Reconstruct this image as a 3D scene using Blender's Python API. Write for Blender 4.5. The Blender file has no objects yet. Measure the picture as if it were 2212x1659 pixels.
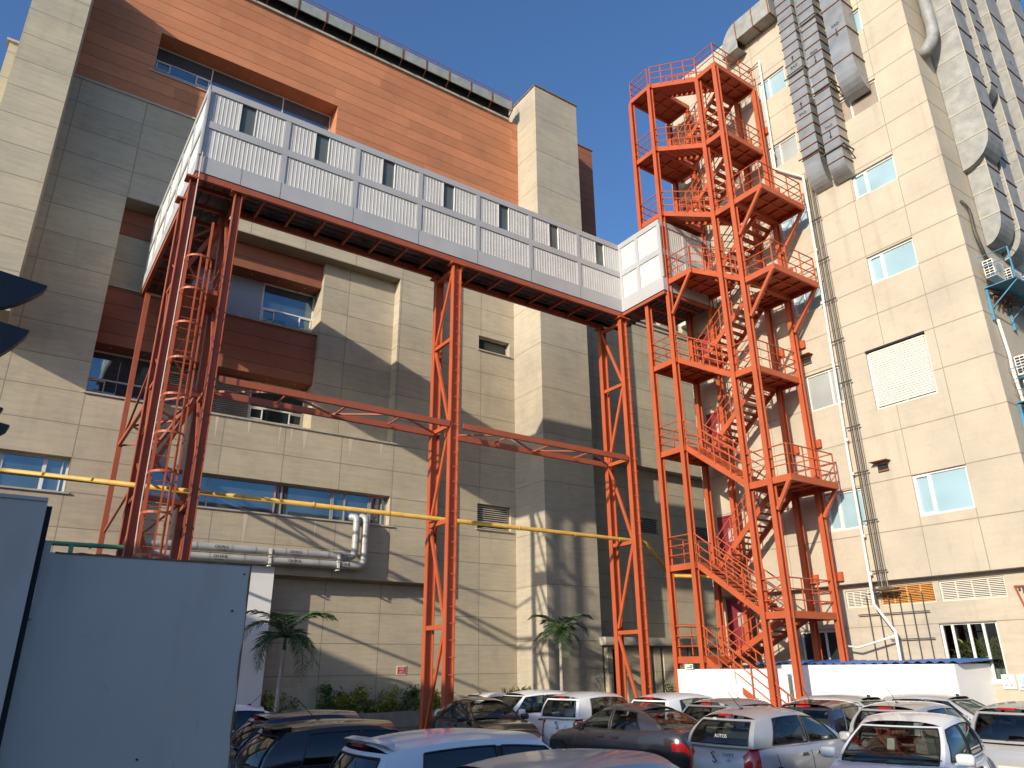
import bpy, math, random
from mathutils import Vector, Matrix
random.seed(7)
S=bpy.context.scene
R=math.radians
# ---------------- camera, world, sun, exposure ----------------
cam=bpy.data.cameras.new('camera'); camo=bpy.data.objects.new('camera',cam); S.collection.objects.link(camo)
PIT,ROLL,YAW=0.366784,-0.00858292,0.603239
fh=Vector((math.sin(YAW),math.cos(YAW),0)); r0=Vector((math.cos(YAW),-math.sin(YAW),0)); zz=Vector((0,0,1))
fw=math.cos(PIT)*fh+math.sin(PIT)*zz; up0=-math.sin(PIT)*fh+math.cos(PIT)*zz
rr=math.cos(ROLL)*r0+math.sin(ROLL)*up0; uu=-math.sin(ROLL)*r0+math.cos(ROLL)*up0
camo.matrix_world=Matrix(((rr.x,uu.x,-fw.x,0),(rr.y,uu.y,-fw.y,0),(rr.z,uu.z,-fw.z,2.1),(0,0,0,1)))
cam.sensor_width=36; cam.lens=1592.69/2212*36; cam.clip_end=3000; cam.clip_start=.05
S.camera=camo
SUN=Vector((-2.62,-1.0,.98)).normalized()
el=math.asin(SUN.z); az=math.atan2(SUN.x,SUN.y)
w=bpy.data.worlds.new('World'); S.world=w; w.use_nodes=True
nt=w.node_tree; bg=nt.nodes['Background']; sky=nt.nodes.new('ShaderNodeTexSky'); sky.sky_type='NISHITA'; sky.sun_disc=False
sky.sun_elevation=el; sky.sun_rotation=az; sky.air_density=1.12; sky.dust_density=2.3; sky.ozone_density=7.0; sky.altitude=0
nt.links.new(sky.outputs[0],bg.inputs[0]); bg.inputs[1].default_value=.15
sl=bpy.data.lights.new('sun','SUN'); sl.energy=4.1; sl.angle=R(.55); sl.color=(1,.885,.72)
so=bpy.data.objects.new('sun',sl); S.collection.objects.link(so); so.rotation_euler=(-SUN).to_track_quat('-Z','Y').to_euler(); so.location=(0,0,60)
S.view_settings.view_transform='Standard'; S.view_settings.look='None'; S.view_settings.exposure=.40; S.view_settings.gamma=1
GZ=-.15
# ---------------- helpers ----------------
def tag(o,label=None,cat=None,group=None,kind=None):
    if label: o['label']=label
    if cat: o['category']=cat
    if group: o['group']=group
    if kind: o['kind']=kind
    return o
def thing(name,loc,label,cat,group=None):
    o=bpy.data.objects.new(name,None); o.location=loc; o.empty_display_size=.3; S.collection.objects.link(o)
    return tag(o,label,cat,group)
def wloc(p):
    v=Vector((0,0,0))
    while p is not None: v+=Vector(p.location); p=p.parent
    return v
def V3(p): return Vector(p)
class MB:
    def __init__(s): s.v=[];s.f=[];s.m=[]
    def add(s,vs,fs,m=0):
        n=len(s.v); s.v+= [tuple(p) for p in vs]; s.f+=[tuple(i+n for i in f) for f in fs]; s.m+=[m]*len(fs); return s
    def box(s,x0,x1,y0,y1,z0,z1,m=0):
        return s.add([(x0,y0,z0),(x1,y0,z0),(x1,y1,z0),(x0,y1,z0),(x0,y0,z1),(x1,y0,z1),(x1,y1,z1),(x0,y1,z1)],
          [(0,3,2,1),(4,5,6,7),(0,1,5,4),(1,2,6,5),(2,3,7,6),(3,0,4,7)],m)
    def quad(s,a,b,c,d,m=0): return s.add([a,b,c,d],[(0,1,2,3)],m)
    def grid(s,fn,nu,nv,m=0,flip=False,cu=False):
        vs=[fn(i/nu,j/nv) for j in range(nv+1) for i in range(nu+1)]
        fs=[]
        for j in range(nv):
            for i in range(nu):
                a=j*(nu+1)+i; q=(a,a+1,a+nu+2,a+nu+1); fs.append(q[::-1] if flip else q)
        return s.add(vs,fs,m)
    def bar(s,p,q,w,h,m=0,up=(0,0,1)):
        p=V3(p);q=V3(q); d=(q-p).normalized(); up=V3(up)
        if abs(d.dot(up))>.98: up=Vector((0,1,0))
        a=d.cross(up).normalized()*w/2; b=a.cross(d).normalized()*h/2
        vs=[p-a-b,p+a-b,p+a+b,p-a+b,q-a-b,q+a-b,q+a+b,q-a+b]
        return s.add(vs,[(0,1,2,3),(4,7,6,5),(0,4,5,1),(1,5,6,2),(2,6,7,3),(3,7,4,0)],m)
    def tube(s,p,q,r,n=8,m=0,r2=None,cap=True):
        p=V3(p);q=V3(q); d=(q-p).normalized(); t=Vector((0,0,1)) if abs(d.z)<.9 else Vector((1,0,0))
        a=d.cross(t).normalized(); b=a.cross(d); r2=r if r2 is None else r2; vs=[]
        for k in range(n):
            c=a*math.cos(2*math.pi*k/n)+b*math.sin(2*math.pi*k/n); vs+=[p+c*r,q+c*r2]
        fs=[(2*k,2*((k+1)%n),2*((k+1)%n)+1,2*k+1) for k in range(n)]
        if cap: fs+=[tuple(2*k for k in range(n))[::-1],tuple(2*k+1 for k in range(n))]
        return s.add(vs,fs,m)
    def path(s,pts,r,n=10,m=0,closed=False):
        pts=[V3(p) for p in pts]; N=len(pts); rs=r if isinstance(r,(list,tuple)) else [r]*N; vs=[];prev=None
        for i,p in enumerate(pts):
            d=(pts[min(i+1,N-1)]-pts[max(i-1,0)]).normalized()
            if prev is None:
                t=Vector((0,0,1)) if abs(d.z)<.9 else Vector((1,0,0)); a=d.cross(t).normalized()
            else: a=(prev-d*prev.dot(d)).normalized()
            prev=a; b=a.cross(d)
            vs+=[p+(a*math.cos(2*math.pi*k/n)+b*math.sin(2*math.pi*k/n))*rs[i] for k in range(n)]
        fs=[]
        for i in range(N-1):
            for k in range(n): fs.append((i*n+k,(i+1)*n+k,(i+1)*n+(k+1)%n,i*n+(k+1)%n))
        fs+=[tuple(range(n)),tuple((N-1)*n+k for k in range(n))[::-1]]
        return s.add(vs,fs,m)
    def ico(s,c,rx,ry,rz,nu=12,nv=8,m=0):
        return s.grid(lambda u,v:(c[0]+rx*math.cos(2*math.pi*u)*math.sin(math.pi*v),c[1]+ry*math.sin(2*math.pi*u)*math.sin(math.pi*v),c[2]-rz*math.cos(math.pi*v)),nu,nv,m)
    def build(s,name,mats,parent=None,smooth=False,world=True,angle=None):
        me=bpy.data.meshes.new(name); o=wloc(parent) if (parent is not None and world) else Vector((0,0,0))
        me.from_pydata([(p[0]-o.x,p[1]-o.y,p[2]-o.z) for p in s.v],[],s.f)
        if not isinstance(mats,(list,tuple)): mats=[mats]
        for mt in mats: me.materials.append(mt)
        me.polygons.foreach_set('material_index',s.m)
        if smooth:
            me.polygons.foreach_set('use_smooth',[True]*len(s.f))
            if angle: 
                try: me.set_sharp_from_angle(angle=R(angle))
                except Exception: pass
        me.update()
        ob=bpy.data.objects.new(name,me); S.collection.objects.link(ob)
        if parent is not None: ob.parent=parent
        return ob
def arc(c,a0,a1,r,fn,n=8):
    return [fn(c[0]+r*math.cos(a0+(a1-a0)*i/n),c[1]+r*math.sin(a0+(a1-a0)*i/n)) for i in range(n+1)]
def rounded(pts,r=.3,n=5):
    pts=[V3(p) for p in pts]; out=[pts[0]]
    for i in range(1,len(pts)-1):
        a=pts[i-1]-pts[i];b=pts[i+1]-pts[i]; k=min(r,a.length*.45,b.length*.45); A=pts[i]+a.normalized()*k;B=pts[i]+b.normalized()*k
        for j in range(n+1):
            t=j/n; out.append(A*(1-t)**2+pts[i]*2*t*(1-t)+B*t*t)
    out.append(pts[-1]); return out
# ---------------- materials ----------------
def newmat(name):
    m=bpy.data.materials.new(name); m.use_nodes=True; nt=m.node_tree; b=nt.nodes['Principled BSDF']; return m,nt,b
def N(nt,t,**k):
    n=nt.nodes.new(t)
    for a,b in k.items(): setattr(n,a,b)
    return n
def math_(nt,op,a,b=None,c=None):
    n=N(nt,'ShaderNodeMath',operation=op)
    for i,x in enumerate((a,b,c)):
        if x is None: continue
        if isinstance(x,(int,float)): n.inputs[i].default_value=x
        else: nt.links.new(x,n.inputs[i])
    return n.outputs[0]
def mixc(nt,fac,a,b,bt='MIX'):
    n=N(nt,'ShaderNodeMix',data_type='RGBA',blend_type=bt)
    for i,x in ((0,fac),(6,a),(7,b)):
        if isinstance(x,(int,float)): n.inputs[i].default_value=x
        elif isinstance(x,tuple): n.inputs[i].default_value=(*x[:3],1)
        else: nt.links.new(x,n.inputs[i])
    return n.outputs[2]
def noise(nt,vec,scale,detail=4,stretch=None,rough=.55):
    n=N(nt,'ShaderNodeTexNoise'); n.inputs['Scale'].default_value=scale; n.inputs['Detail'].default_value=detail; n.inputs['Roughness'].default_value=rough
    if stretch:
        mp=N(nt,'ShaderNodeMapping'); mp.inputs['Scale'].default_value=stretch; nt.links.new(vec,mp.inputs[0]); vec=mp.outputs[0]
    nt.links.new(vec,n.inputs['Vector']); return n.outputs[0]
def ramp(nt,x,lo,hi,a=0.,b=1.):
    n=N(nt,'ShaderNodeMapRange'); n.inputs[1].default_value=lo;n.inputs[2].default_value=hi;n.inputs[3].default_value=a;n.inputs[4].default_value=b
    nt.links.new(x,n.inputs[0]); return n.outputs[0]
def pmat(name,col,rough=.6,metal=0.,var=.12,scale=2.,bump=0.,bscale=30,stretch=None,coat=0.,dirt=None,dirt_amt=.3,spec=.5):
    m,nt,b=newmat(name); tc=N(nt,'ShaderNodeTexCoord').outputs['Object']
    n1=noise(nt,tc,scale,5,stretch); lo=tuple(c*(1-var) for c in col); hi=tuple(min(1,c*(1+var)) for c in col)
    c=mixc(nt,ramp(nt,n1,.3,.7),lo,hi)
    if dirt:
        n2=noise(nt,tc,scale*.6+.7,6,stretch=(1,1,.35)); c=mixc(nt,ramp(nt,n2,.55,.75,0,dirt_amt),c,dirt)
    nt.links.new(c,b.inputs['Base Color']); b.inputs['Metallic'].default_value=metal
    n3=noise(nt,tc,scale*3,3); nt.links.new(ramp(nt,n3,.3,.7,max(0,rough-.08),min(1,rough+.08)),b.inputs['Roughness'])
    b.inputs['Coat Weight'].default_value=coat; b.inputs['Coat Roughness'].default_value=.08; b.inputs['Specular IOR Level'].default_value=spec
    if bump:
        bp=N(nt,'ShaderNodeBump'); bp.inputs['Strength'].default_value=bump; bp.inputs['Distance'].default_value=.02
        nt.links.new(noise(nt,tc,bscale,4,stretch),bp.inputs['Height']); nt.links.new(bp.outputs[0],b.inputs['Normal'])
    return m
def concrete(name,col,modx=0,offx=0,modz=1.25,offz=.56,var=.10,streak=.16,tint=.06,warm=(1,1,1),joint=.035,jcol=.45,stain=.22,tx=0):
    m,nt,b=newmat(name); pos=N(nt,'ShaderNodeNewGeometry').outputs['Position']
    sx=N(nt,'ShaderNodeSeparateXYZ'); nt.links.new(pos,sx.inputs[0])
    st=noise(nt,pos,1.0,7,(.9,.9,9.0),.65); bl=noise(nt,pos,.55,5); fine=noise(nt,pos,9,5)
    vs=noise(nt,pos,1.0,4,(2.6,2.6,.22))
    c=mixc(nt,ramp(nt,st,.36,.64),tuple(k*(1-streak) for k in col),tuple(min(1,k*(1+streak*.7)) for k in col))
    c=mixc(nt,ramp(nt,bl,.35,.7),c,mixc(nt,1.,c,(.82,.84,.88),'MULTIPLY'))
    c=mixc(nt,ramp(nt,noise(nt,pos,1.7,8,rough=.7),.52,.68,0,.5),c,mixc(nt,1.,c,(.84,.83,.80),'MULTIPLY'))
    c=mixc(nt,ramp(nt,vs,.56,.72,0,stain),c,tuple(k*.55 for k in col))
    c=mixc(nt,ramp(nt,fine,.3,.7,0,.10),c,tuple(min(1,k*1.25) for k in col))
    js=[]
    if modz:
        fz=math_(nt,'DIVIDE',math_(nt,'SUBTRACT',sx.outputs[2],offz),modz); cz=math_(nt,'FLOOR',fz); fr=math_(nt,'FRACT',fz)
        js.append(math_(nt,'LESS_THAN',fr,joint/modz))
        cell=math_(nt,'MULTIPLY',cz,1.7)
        if modx:
            fx=math_(nt,'DIVIDE',math_(nt,'SUBTRACT',sx.outputs[0],offx),modx); cx=math_(nt,'FLOOR',fx); js.append(math_(nt,'LESS_THAN',math_(nt,'FRACT',fx),joint/modx))
            cell=math_(nt,'ADD',cell,math_(nt,'MULTIPLY',cx,13.3))
        if tx:
            cx=math_(nt,'FLOOR',math_(nt,'DIVIDE',math_(nt,'ADD',sx.outputs[0],math_(nt,'MULTIPLY',math_(nt,'SINE',math_(nt,'MULTIPLY',cz,7.3)),9.)),tx)); cell=math_(nt,'ADD',cell,math_(nt,'MULTIPLY',cx,13.3))
        wn=N(nt,'ShaderNodeTexWhiteNoise',noise_dimensions='1D'); nt.links.new(cell,wn.inputs['W'])
        k=ramp(nt,wn.outputs['Value'],0,1,1-tint,1+tint); cb=N(nt,'ShaderNodeCombineXYZ')
        for i in range(3): nt.links.new(k,cb.inputs[i])
        c=mixc(nt,1.,c,cb.outputs[0],'MULTIPLY')
        j=js[0]
        for q in js[1:]: j=math_(nt,'MAXIMUM',j,q)
        c=mixc(nt,math_(nt,'MULTIPLY',j,.8),c,tuple(k_*jcol for k_ in col))
    nt.links.new(c,b.inputs['Base Color']); b.inputs['Roughness'].default_value=.88; b.inputs['Specular IOR Level'].default_value=.25
    h=math_(nt,'ADD',math_(nt,'MULTIPLY',st,.5),math_(nt,'MULTIPLY',fine,.4))
    if modz: h=math_(nt,'SUBTRACT',h,math_(nt,'MULTIPLY',j,1.5))
    bp=N(nt,'ShaderNodeBump'); bp.inputs['Strength'].default_value=.5; bp.inputs['Distance'].default_value=.02; nt.links.new(h,bp.inputs['Height']); nt.links.new(bp.outputs[0],b.inputs['Normal'])
    return m
M={}
M['conc']=concrete('concrete_panels',(.48,.41,.295),2.545,1.5,streak=.09)
M['concp']=concrete('concrete_pier',(.50,.44,.325),0,0,1.25,.2,streak=.09)
M['conct']=concrete('concrete_tower',(.45,.395,.30),0,0,2.49,.74,streak=.09)
M['cream']=concrete('cream_render',(.51,.44,.335),0,0,0,0,streak=.025,stain=.30)
M['cream2']=concrete('cream_render_streak_stain',(.50,.43,.325),0,0,0,0,streak=.07,stain=.3)  # slightly darker cream with stronger streaks, for the ground floor wall
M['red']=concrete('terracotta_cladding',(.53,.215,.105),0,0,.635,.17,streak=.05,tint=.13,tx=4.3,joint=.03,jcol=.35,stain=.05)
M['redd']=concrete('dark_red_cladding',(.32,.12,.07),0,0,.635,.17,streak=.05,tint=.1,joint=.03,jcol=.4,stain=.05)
M['joint']=pmat('joint_line',(.27,.22,.16),.9)
M['lime']=pmat('pale_lime_runs',(.56,.49,.38),.9,var=.05)
M['stone']=pmat('sill_stone',(.42,.38,.31),.8,var=.15)
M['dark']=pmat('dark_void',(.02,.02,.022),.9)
M['orange']=pmat('orange_steel',(.43,.088,.030),.5,var=.10,scale=1.3,bump=.05,bscale=40,dirt=(.30,.08,.035),dirt_amt=.35)
M['rustor']=pmat('faded_red_oxide_steel',(.32,.078,.036),.55,var=.12,scale=1.3,dirt=(.25,.08,.05),dirt_amt=.4)
M['galv']=pmat('galvanised_duct',(.30,.31,.31),.42,.45,var=.20,scale=1.1,bump=.12,bscale=25,dirt=(.22,.20,.17),dirt_amt=.4)
M['galvp']=pmat('pale_duct_insulation',(.29,.29,.27),.6,.1,var=.22,scale=2.5,bump=.35,bscale=18,dirt=(.30,.26,.2),dirt_amt=.4)
M['rust']=pmat('rusty_flange',(.22,.09,.04),.8,.2,var=.3,scale=6)
M['tape']=pmat('duct_seam_tape',(.42,.38,.30),.8)
M['bridge']=pmat('corrugated_white_panel',(.54,.53,.50),.55,var=.08,scale=1.5,dirt=(.42,.40,.36),dirt_amt=.45)
M['bframe']=pmat('grey_flashing',(.42,.42,.42),.5,.1,var=.06,scale=.8,dirt=(.30,.31,.33),dirt_amt=.3)
M['gutter']=pmat('weathered_gutter',(.30,.32,.29),.6,.1,var=.15,scale=2,dirt=(.2,.2,.17),dirt_amt=.4)
M['deck']=pmat('corrugated_deck_underside',(.16,.15,.14),.7,.2,var=.3,scale=2)
M['wframe']=pmat('window_frame_white',(.72,.70,.64),.5,var=.06)
M['gframe']=pmat('window_frame_grey',(.38,.37,.36),.45,.3,var=.06)
M['white']=pmat('white_painted_sheet',(.80,.79,.76),.5,var=.03,scale=.8,dirt=(.55,.52,.47),dirt_amt=.2)
M['gate']=pmat('painted_steel_sheet',(.56,.49,.43),.5,.0,var=.06,scale=.8,bump=.03,dirt=(.20,.18,.15),dirt_amt=.45)
M['gatedark']=pmat('gate_rust_edge',(.20,.12,.06),.8,var=.4,scale=8)
M['blue']=pmat('blue_corrugated_sheet',(.045,.15,.42),.45,var=.2,scale=4)
M['bluest']=pmat('blue_painted_steel',(.06,.22,.33),.5,var=.2,scale=5,dirt=(.30,.12,.05),dirt_amt=.4)
M['maroon']=pmat('maroon_door_paint',(.20,.025,.04),.45,var=.25,scale=3)
M['yellow']=pmat('yellow_gas_pipe',(.62,.37,.07),.45,var=.15,scale=3,dirt=(.30,.18,.06),dirt_amt=.4)
M['greenp']=pmat('green_pipe',(.07,.26,.15),.5,var=.2,scale=4,dirt=(.2,.2,.15),dirt_amt=.4)
M['pipeg']=pmat('grey_clad_pipe',(.40,.40,.38),.5,.15,var=.12,scale=2,dirt=(.3,.3,.28),dirt_amt=.3)
M['dpipe']=pmat('faded_downpipe',(.48,.38,.32),.5)
M['pvc']=pmat('white_pvc_pipe',(.74,.71,.62),.5,var=.05)
M['cable']=pmat('dark_cable_pipe',(.085,.075,.055),.6,.2,var=.3,scale=5)
M['acw']=pmat('ac_casing',(.66,.64,.58),.5,var=.05)
M['black']=pmat('black_plastic',(.015,.015,.017),.5)
M['blackg']=pmat('black_gloss_blade',(.006,.007,.010),.38,var=.1)
M['asph']=pmat('asphalt',(.085,.075,.062),.9,var=.25,scale=1.2,bump=.4,bscale=60)
M['paver']=pmat('planter_block',(.26,.235,.20),.9,var=.15,scale=3)
M['soil']=pmat('soil',(.07,.05,.035),.95)
M['sign']=pmat('red_sign',(.50,.03,.035),.5)
M['signw']=pmat('sign_white',(.75,.72,.66),.5)
M['letter']=pmat('stencil_black',(.03,.03,.03),.7)
M['brass']=pmat('orange_louvre',(.62,.27,.06),.55,var=.1)
M['shutb']=pmat('shutter_gap',(.60,.54,.44),.7)
M['louvre']=pmat('cream_louvre',(.72,.67,.56),.6,var=.06)
M['darkl']=pmat('grey_louvre',(.30,.28,.25),.6)
M['leaf']=pmat('leaf_green',(.06,.115,.025),.5,var=.4,scale=6)
M['leafy']=pmat('leaf_yellow_green',(.20,.22,.035),.5,var=.35,scale=6)
M['palm']=pmat('palm_leaf',(.05,.095,.03),.45,var=.4,scale=3)
M['bark']=pmat('palm_trunk_bark',(.34,.30,.25),.9,var=.25,scale=7,stretch=(1,1,6))
M['wallb']=pmat('plain_render_neighbour',(.42,.38,.31),.9,var=.06)
def glassmat(name,col,metal,rough):
    m,nt,b=newmat(name); tc=N(nt,'ShaderNodeTexCoord').outputs['Object']; n=noise(nt,tc,.5,2)
    c=mixc(nt,ramp(nt,n,.3,.7),tuple(k*.8 for k in col),tuple(min(1,k*1.15) for k in col)); nt.links.new(c,b.inputs['Base Color'])
    b.inputs['Metallic'].default_value=metal; b.inputs['Roughness'].default_value=rough
    bp=N(nt,'ShaderNodeBump'); bp.inputs['Strength'].default_value=.06; bp.inputs['Distance'].default_value=.05; nt.links.new(noise(nt,tc,1.2,1),bp.inputs['Height']); nt.links.new(bp.outputs[0],b.inputs['Normal'])
    return m
M['glass']=glassmat('blue_reflective_glass',(.17,.25,.30),.75,.03)
M['glassd']=glassmat('dark_clear_glass',(.03,.045,.045),.35,.04)
M['glassw']=glassmat('grey_green_window_film',(.10,.12,.115),.0,.12)
M['glassb']=glassmat('pale_blue_film_glass',(.33,.47,.52),.0,.25)
M['glassg']=glassmat('grey_taped_glass',(.36,.38,.36),.0,.35)
M['glassm']=glassmat('brown_paper_covered_glass',(.34,.27,.21),.0,.4)
def wavy(name,col):
    m,nt,b=newmat(name); tc=N(nt,'ShaderNodeNewGeometry').outputs['Position']
    wv=N(nt,'ShaderNodeTexWave',bands_direction='Z'); wv.inputs['Scale'].default_value=3.2; wv.inputs['Distortion'].default_value=2.5; wv.inputs['Detail'].default_value=4; nt.links.new(tc,wv.inputs[0])
    nt.links.new(mixc(nt,wv.outputs[1],tuple(k*.7 for k in col),col),b.inputs['Base Color']); b.inputs['Roughness'].default_value=.4
    bp=N(nt,'ShaderNodeBump'); bp.inputs['Strength'].default_value=.6; nt.links.new(wv.outputs[1],bp.inputs['Height']); nt.links.new(bp.outputs[0],b.inputs['Normal']); return m
M['wavy']=wavy('ribbed_translucent_panel',(.40,.41,.42))
def carpaint(name,col,metal,rough=.28,dust=.35):
    m,nt,b=newmat(name); tc=N(nt,'ShaderNodeTexCoord').outputs['Object']; g=N(nt,'ShaderNodeNewGeometry'); sx=N(nt,'ShaderNodeSeparateXYZ'); nt.links.new(g.outputs['Normal'],sx.inputs[0])
    up=ramp(nt,sx.outputs[2],.55,1.,0,dust); d=math_(nt,'MULTIPLY',up,ramp(nt,noise(nt,tc,3,6),.25,.75,.45,1.))
    nt.links.new(mixc(nt,d,col,(.46,.42,.36)),b.inputs['Base Color']); b.inputs['Metallic'].default_value=metal
    nt.links.new(math_(nt,'ADD',rough,math_(nt,'MULTIPLY',d,.35)),b.inputs['Roughness']); b.inputs['Coat Weight'].default_value=.8*(1-.5*dust); b.inputs['Coat Roughness'].default_value=.06
    return m
M['cwhite']=carpaint('white_car_paint',(.78,.78,.77),0,.4,.16)
M['cwhite2']=carpaint('cool_white_car_paint',(.66,.69,.74),0,.35,.12)
M['csilver']=carpaint('silver_car_paint',(.46,.46,.46),.35,.38,.5)
M['cgrey']=carpaint('slate_grey_car_paint',(.25,.27,.29),.3,.38,.4)
M['cdark']=carpaint('dark_grey_car_paint',(.05,.045,.05),.3,.2,.12)
M['cblack']=carpaint('black_car_paint',(.010,.011,.016),.1,.15,.10)
M['cbrown']=carpaint('dark_brown_car_paint',(.028,.018,.013),.2,.15,.08)
M['cnavy']=carpaint('navy_car_paint',(.012,.017,.045),.2,.18,.12)
def cglass(name,tint,refl):
    m=bpy.data.materials.new(name); m.use_nodes=True; nt=m.node_tree; nt.nodes.remove(nt.nodes['Principled BSDF']); out=nt.nodes['Material Output']
    t=N(nt,'ShaderNodeBsdfTransparent'); t.inputs[0].default_value=(*tint,1); gl=N(nt,'ShaderNodeBsdfGlossy'); gl.inputs[1].default_value=.015; gl.inputs[0].default_value=(.9,.95,1,1)
    lw=N(nt,'ShaderNodeLayerWeight'); lw.inputs[0].default_value=.5; fr=math_(nt,'MULTIPLY_ADD',math_(nt,'POWER',lw.outputs['Facing'],4.),.8,.035); mx=N(nt,'ShaderNodeMixShader')
    nt.links.new(math_(nt,'ADD',fr,refl),mx.inputs[0]); nt.links.new(t.outputs[0],mx.inputs[1]); nt.links.new(gl.outputs[0],mx.inputs[2]); nt.links.new(mx.outputs[0],out.inputs[0]); return m
M['cglass']=cglass('car_window_glass',(.42,.48,.44),.03)
M['ctint']=cglass('tinted_car_glass',(.10,.12,.13),.035)
M['tyre']=pmat('tyre_rubber',(.02,.02,.02),.85); M['rim']=pmat('wheel_rim',(.45,.45,.46),.3,.8)
M['seat']=pmat('seat_fabric',(.10,.095,.09),.9,var=.2); M['lampr']=pmat('tail_lamp_red',(.38,.01,.012),.15,coat=1.,var=.3,scale=9)
M['lampc']=pmat('headlamp_clear',(.62,.64,.66),.1,.6,coat=1.,var=.3,scale=12); M['plate']=pmat('number_plate',(.62,.60,.52),.5); M['chrome']=pmat('chrome_badge',(.6,.6,.62),.12,1.)
def text(parent,name,s,size,loc,axis,mat,dz=.003):
    cu=bpy.data.curves.new(name,'FONT'); cu.body=s; cu.size=size; cu.extrude=.001; cu.align_x='CENTER'; cu.align_y='CENTER'; cu.resolution_u=2; cu.offset=size*.008
    ob=bpy.data.objects.new(name,cu); S.collection.objects.link(ob); bpy.context.view_layer.update()
    me=bpy.data.meshes.new_from_object(ob.evaluated_get(bpy.context.evaluated_depsgraph_get())); bpy.data.objects.remove(ob)
    rot=axis if isinstance(axis,Matrix) else (Matrix.Rotation(R(90),4,'X') if axis=='y' else Matrix.Rotation(R(-90),4,'Z')@Matrix.Rotation(R(90),4,'X'))
    p=wloc(parent) if (parent is not None and not isinstance(axis,Matrix)) else Vector((0,0,0)); me.transform(Matrix.Translation(V3(loc)-p)@rot); me.materials.clear(); me.materials.append(mat)
    o=bpy.data.objects.new(name,me); S.collection.objects.link(o)
    if parent is not None: o.parent=parent
    return o
# ---------------- ground ----------------
g=MB(); g.quad((-400,-400,GZ),(400,-400,GZ),(400,400,GZ),(-400,400,GZ)); tag(g.build('ground',M['asph']),kind='structure')
def AX(ax,c):   # (a along wall, d depth behind the face, z) -> world
    return (lambda a,d,z:(a,c+d,z)) if ax=='y' else (lambda a,d,z:(c+d,a,z))
def wall(mb,ax,c,a0,a1,z0,z1,holes=(),rev=.3,m=0,mr=None):
    F=AX(ax,c); A=sorted(set([a0,a1]+[h[i] for h in holes for i in (0,1)])); Z=sorted(set([z0,z1]+[h[i] for h in holes for i in (2,3)]))
    A=[a for a in A if a0<=a<=a1]; Z=[z for z in Z if z0<=z<=z1]
    for i in range(len(A)-1):
        for j in range(len(Z)-1):
            ca=(A[i]+A[i+1])/2; cz=(Z[j]+Z[j+1])/2
            if any(h[0]<ca<h[1] and h[2]<cz<h[3] for h in holes): continue
            mb.quad(F(A[i],0,Z[j]),F(A[i+1],0,Z[j]),F(A[i+1],0,Z[j+1]),F(A[i],0,Z[j+1]),m)
    mr=m if mr is None else mr
    for h in holes:
        r=h[4] if len(h)>4 else rev; x0,x1,y0,y1=h[:4]
        if x0>a0: mb.quad(F(x0,0,y0),F(x0,r,y0),F(x0,r,y1),F(x0,0,y1),mr)
        if x1<a1: mb.quad(F(x1,0,y0),F(x1,0,y1),F(x1,r,y1),F(x1,r,y0),mr)
        if y0>z0: mb.quad(F(x0,0,y0),F(x1,0,y0),F(x1,r,y0),F(x0,r,y0),mr)
        mb.quad(F(x0,0,y1),F(x0,r,y1),F(x1,r,y1),F(x1,0,y1),mr)
def bx(mb,ax,c,a0,a1,d0,d1,z0,z1,m=0):
    if ax=='y': mb.box(a0,a1,c+d0,c+d1,z0,z1,m)
    else: mb.box(c+d0,c+d1,a0,a1,z0,z1,m)
def window(par,ax,c,a0,a1,z0,z1,glass,frame,mv=(),mh=(),fw=.05,casements=(),sill=None,sillm=None,name='window',extra=None):
    g=MB(); F=AX(ax,c); g.quad(F(a0,.03,z0),F(a1,.03,z0),F(a1,.03,z1),F(a0,.03,z1)); o=g.build(name,glass,par)
    f=MB()
    bx(f,ax,c,a0,a1,-.01,.05,z0,z0+fw); bx(f,ax,c,a0,a1,-.01,.05,z1-fw,z1); bx(f,ax,c,a0,a0+fw,-.01,.05,z0+fw,z1-fw); bx(f,ax,c,a1-fw,a1,-.01,.05,z0+fw,z1-fw)
    for v in mv: bx(f,ax,c,v-fw/2,v+fw/2,-.008,.048,z0+fw,z1-fw)
    for h in mh:
        zz_,p,q=(h,a0+fw,a1-fw) if not isinstance(h,tuple) else h; bx(f,ax,c,p,q,-.006,.046,zz_-fw/2,zz_+fw/2)
    for (p,q,r,s) in casements:
        e=.045; bx(f,ax,c,p,q,-.03,.04,r,r+e); bx(f,ax,c,p,q,-.03,.04,s-e,s); bx(f,ax,c,p,p+e,-.03,.04,r+e,s-e); bx(f,ax,c,q-e,q,-.03,.04,r+e,s-e)
    f.build('frame',frame,o)
    if sill:
        s=MB(); bx(s,ax,c,a0+sill[0],a1+sill[1],sill[2],.0,z0-.06,z0-.003); s.build('sill',sillm or M['stone'],o)
    return o
# ======================= MAIN BUILDING =======================
W1,W2=30.4,31.0
B=thing('hospital_block',(10,31,GZ),'large concrete panelled block with terracotta cladding and recessed windows behind the covered bridge','building')
mb=MB()
wall(mb,'y',W1,-3.6,16.62,5.66,25.55,[(1.5,14.13,11.85,20.56,.6),(3.9,14.17,8.05,9.4,.35),(-3.4,1.5,8.05,9.35,.35)])
wall(mb,'y',W2,-3.6,16.62,GZ,5.66)                    # ground storey behind the overhang
mb.quad((-3.6,W1,5.66),(-3.6,W2,5.66),(16.62,W2,5.66),(16.62,W1,5.66))
mb.quad((16.62,W1,5.66),(16.62,W2,5.66),(16.62,W2,25.55),(16.62,W1,25.55))
wall(mb,'y',W2,16.62,21.55,GZ,25.55,[(19.2,21.2,18.12,18.95,.3),(19.2,21.22,8.5,9.75,.3)])
wall(mb,'y',W2,10.4,14.13,11.85,20.56)               # recessed strip
mb.quad((10.4,W2,11.85),(10.4,32.2,11.85),(10.4,32.2,20.56),(10.4,W2,20.56))
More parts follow.
